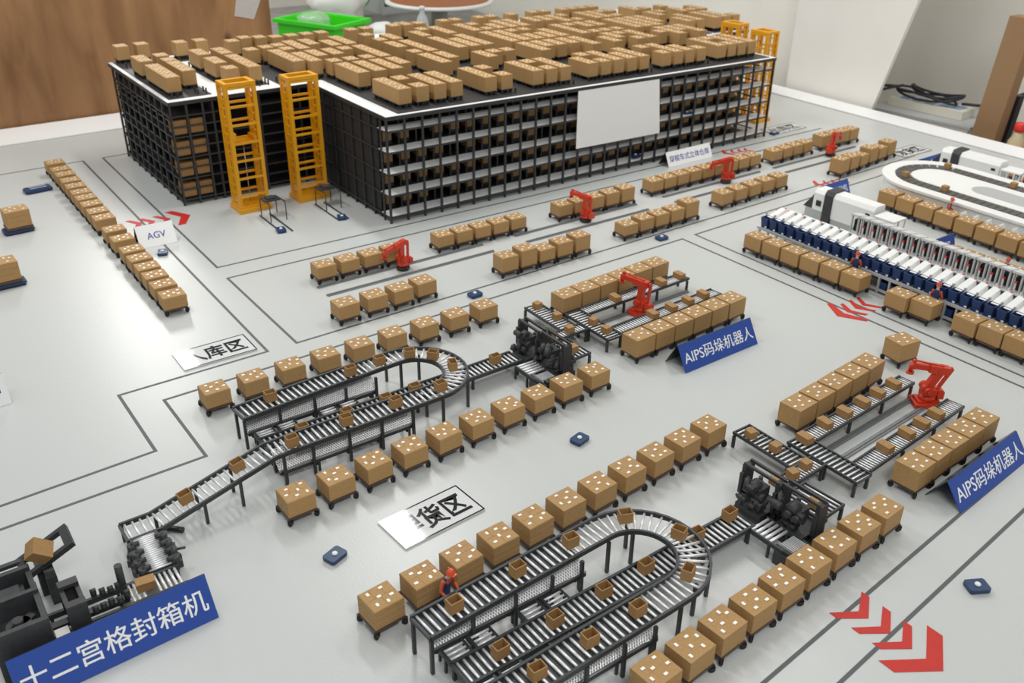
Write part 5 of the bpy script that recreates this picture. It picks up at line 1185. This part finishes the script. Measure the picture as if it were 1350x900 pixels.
t = thing('instrument_case', 'dark grey instrument case far behind the rack', 'case', (3.22, 5.78, -0.0395))
b = MB().m('grey'); b.box((-0.26, -0.2, 0.0), (0.24, 0.2, 0.30)); b.bevel(0.015, 2); ob('body', b, t)
b = MB().m('blackp'); b.box((-0.24, -0.204, 0.05), (0.10, -0.2005, 0.26)); ob('screen', b, t)
# leaning white board at the wall corner
b = MB().m('panelw'); b.hexa([(3.485, 2.415, -0.5), (3.505, 2.415, -0.5), (3.505, 2.745, -0.5), (3.485, 2.745, -0.5), (3.485, 1.79, 2.0), (3.505, 1.79, 2.0), (3.505, 2.745, 2.0), (3.485, 2.745, 2.0)])
struct('wall_slanted', b)
# side bench with storage box, power strip, cables
b = MB().m('bench'); b.box((3.52, 0.6, -0.14), (4.09, 2.40, -0.09))
for x, y in ((3.57, 0.7), (4.04, 0.7), (3.57, 2.3), (4.04, 2.3)): b.box((x-0.03, y-0.03, -0.80), (x+0.03, y+0.03, -0.14))
tag(ob('side_bench', b), 'brownish grey side bench beyond the table corner', 'bench')
t = thing('storage_box', 'translucent white storage box under the power strip', 'box', (3.78, 2.175, -0.0895), 0.12)
b = MB().m('white'); b.hexa([(-0.13, -0.19, 0), (0.13, -0.19, 0), (0.13, 0.19, 0), (-0.13, 0.19, 0), (-0.15, -0.21, 0.055), (0.15, -0.21, 0.055), (0.15, 0.21, 0.055), (-0.15, 0.21, 0.055)]); b.bevel(0.008, 2); ob('body', b, t)
b = MB().m('grey'); b.box((-0.157, -0.217, 0.0555), (0.157, 0.217, 0.064)); b.bevel(0.003); ob('lid', b, t)
t = thing('power_strip', 'cream power strip with blue sockets on the storage box', 'power strip', (3.755, 2.19, -0.0250), 0.08)
b = MB().m('strip'); b.box((-0.055, -0.165, 0.0005), (0.055, 0.165, 0.035)); b.bevel(0.006, 2); ob('body', b, t)
for k in range(5):
    b = MB().m('paleblue'); b.box((-0.035, -0.14+k*0.057, 0.0352), (0.035, -0.10+k*0.057, 0.037)); ob('socket', b, t)
b = MB().m('cable')
def coil(b, cx, cy, z, rx, ry, ph, turns=1.0, wob=0.01, r=0.006):
    n = int(28*turns); b.tube([(cx + rx*math.cos(ph+2*PI*turns*i/n), cy + ry*math.sin(ph+2*PI*turns*i/n), z + wob*math.sin(3.0*2*PI*i/n+ph)) for i in range(n+1)], r, 6)
coil(b, 3.755, 2.22, 0.034, 0.05, 0.14, 0.3, 1.9, 0.012, 0.005); coil(b, 3.765, 2.18, 0.050, 0.04, 0.12, 1.3, 1.6, 0.012, 0.005)
b.tube([(3.74, 2.34, 0.05), (3.72, 2.40, 0.045), (3.69, 2.47, 0.01), (3.66, 2.52, -0.06)], 0.006, 6)
b.tube([(3.76, 2.06, 0.03), (3.80, 2.00, 0.03), (3.86, 1.93, 0.06), (3.92, 1.87, 0.10)], 0.006, 6)
b.tube([(3.73, 2.32, 0.06), (3.69, 2.40, 0.03), (3.65, 2.44, -0.05)], 0.006, 6)
tag(ob('cable_coil', b), 'tangle of black cable lying on the power strip', 'cable')
b = MB().m('box_brown'); b.hexa([(3.60, 1.813, -0.0895), (3.66, 1.813, -0.0895), (3.66, 1.909, -0.0895), (3.60, 1.909, -0.0895), (3.60, 1.774, 0.42), (3.66, 1.774, 0.42), (3.66, 1.870, 0.42), (3.60, 1.870, 0.42)]); b.bevel(0.004)
tag(ob('cardboard_tube', b), 'tall narrow brown cardboard box leaning on the side bench', 'cardboard box')
b = MB().m('blackp'); b.hexa([(3.665, 1.80, -0.0895), (3.70, 1.80, -0.0895), (3.70, 1.90, -0.0895), (3.665, 1.90, -0.0895), (3.665, 1.785, 0.13), (3.70, 1.785, 0.13), (3.70, 1.885, 0.13), (3.665, 1.885, 0.13)])
tag(ob('dark_case', b), 'dark slab leaning behind the tall cardboard box', 'slab')
b = MB().m('grey'); b.box((3.84, 1.2, -0.0895), (4.08, 1.72, 0.17)); b.bevel(0.01)
tag(ob('grey_bin', b), 'grey bin behind the small red capped bottle', 'bin')
t = thing('sauce_bottle', 'small cream bottle with red cap on the side bench', 'bottle', (3.64, 1.742, -0.0895))
b = MB().m('straw'); b.lathe([(0.028, 0), (0.031, 0.01), (0.031, 0.06), (0.018, 0.085), (0.016, 0.10)], (0, 0, 0), 16); ob('body', b, t)
b = MB().m('redlamp'); b.lathe([(0.020, 0.1005), (0.021, 0.106), (0.021, 0.128), (0.017, 0.132)], (0, 0, 0), 16); ob('cap', b, t)
b = MB().m('redlamp'); b.box((-0.03, -0.12, 0), (0.03, 0.12, 0.022)); b.bevel(0.004)
tag(ob('red_tool', b, None, (3.60, 1.60, -0.0893), 0.2), 'flat red tool handle at the edge of the side bench', 'tool')
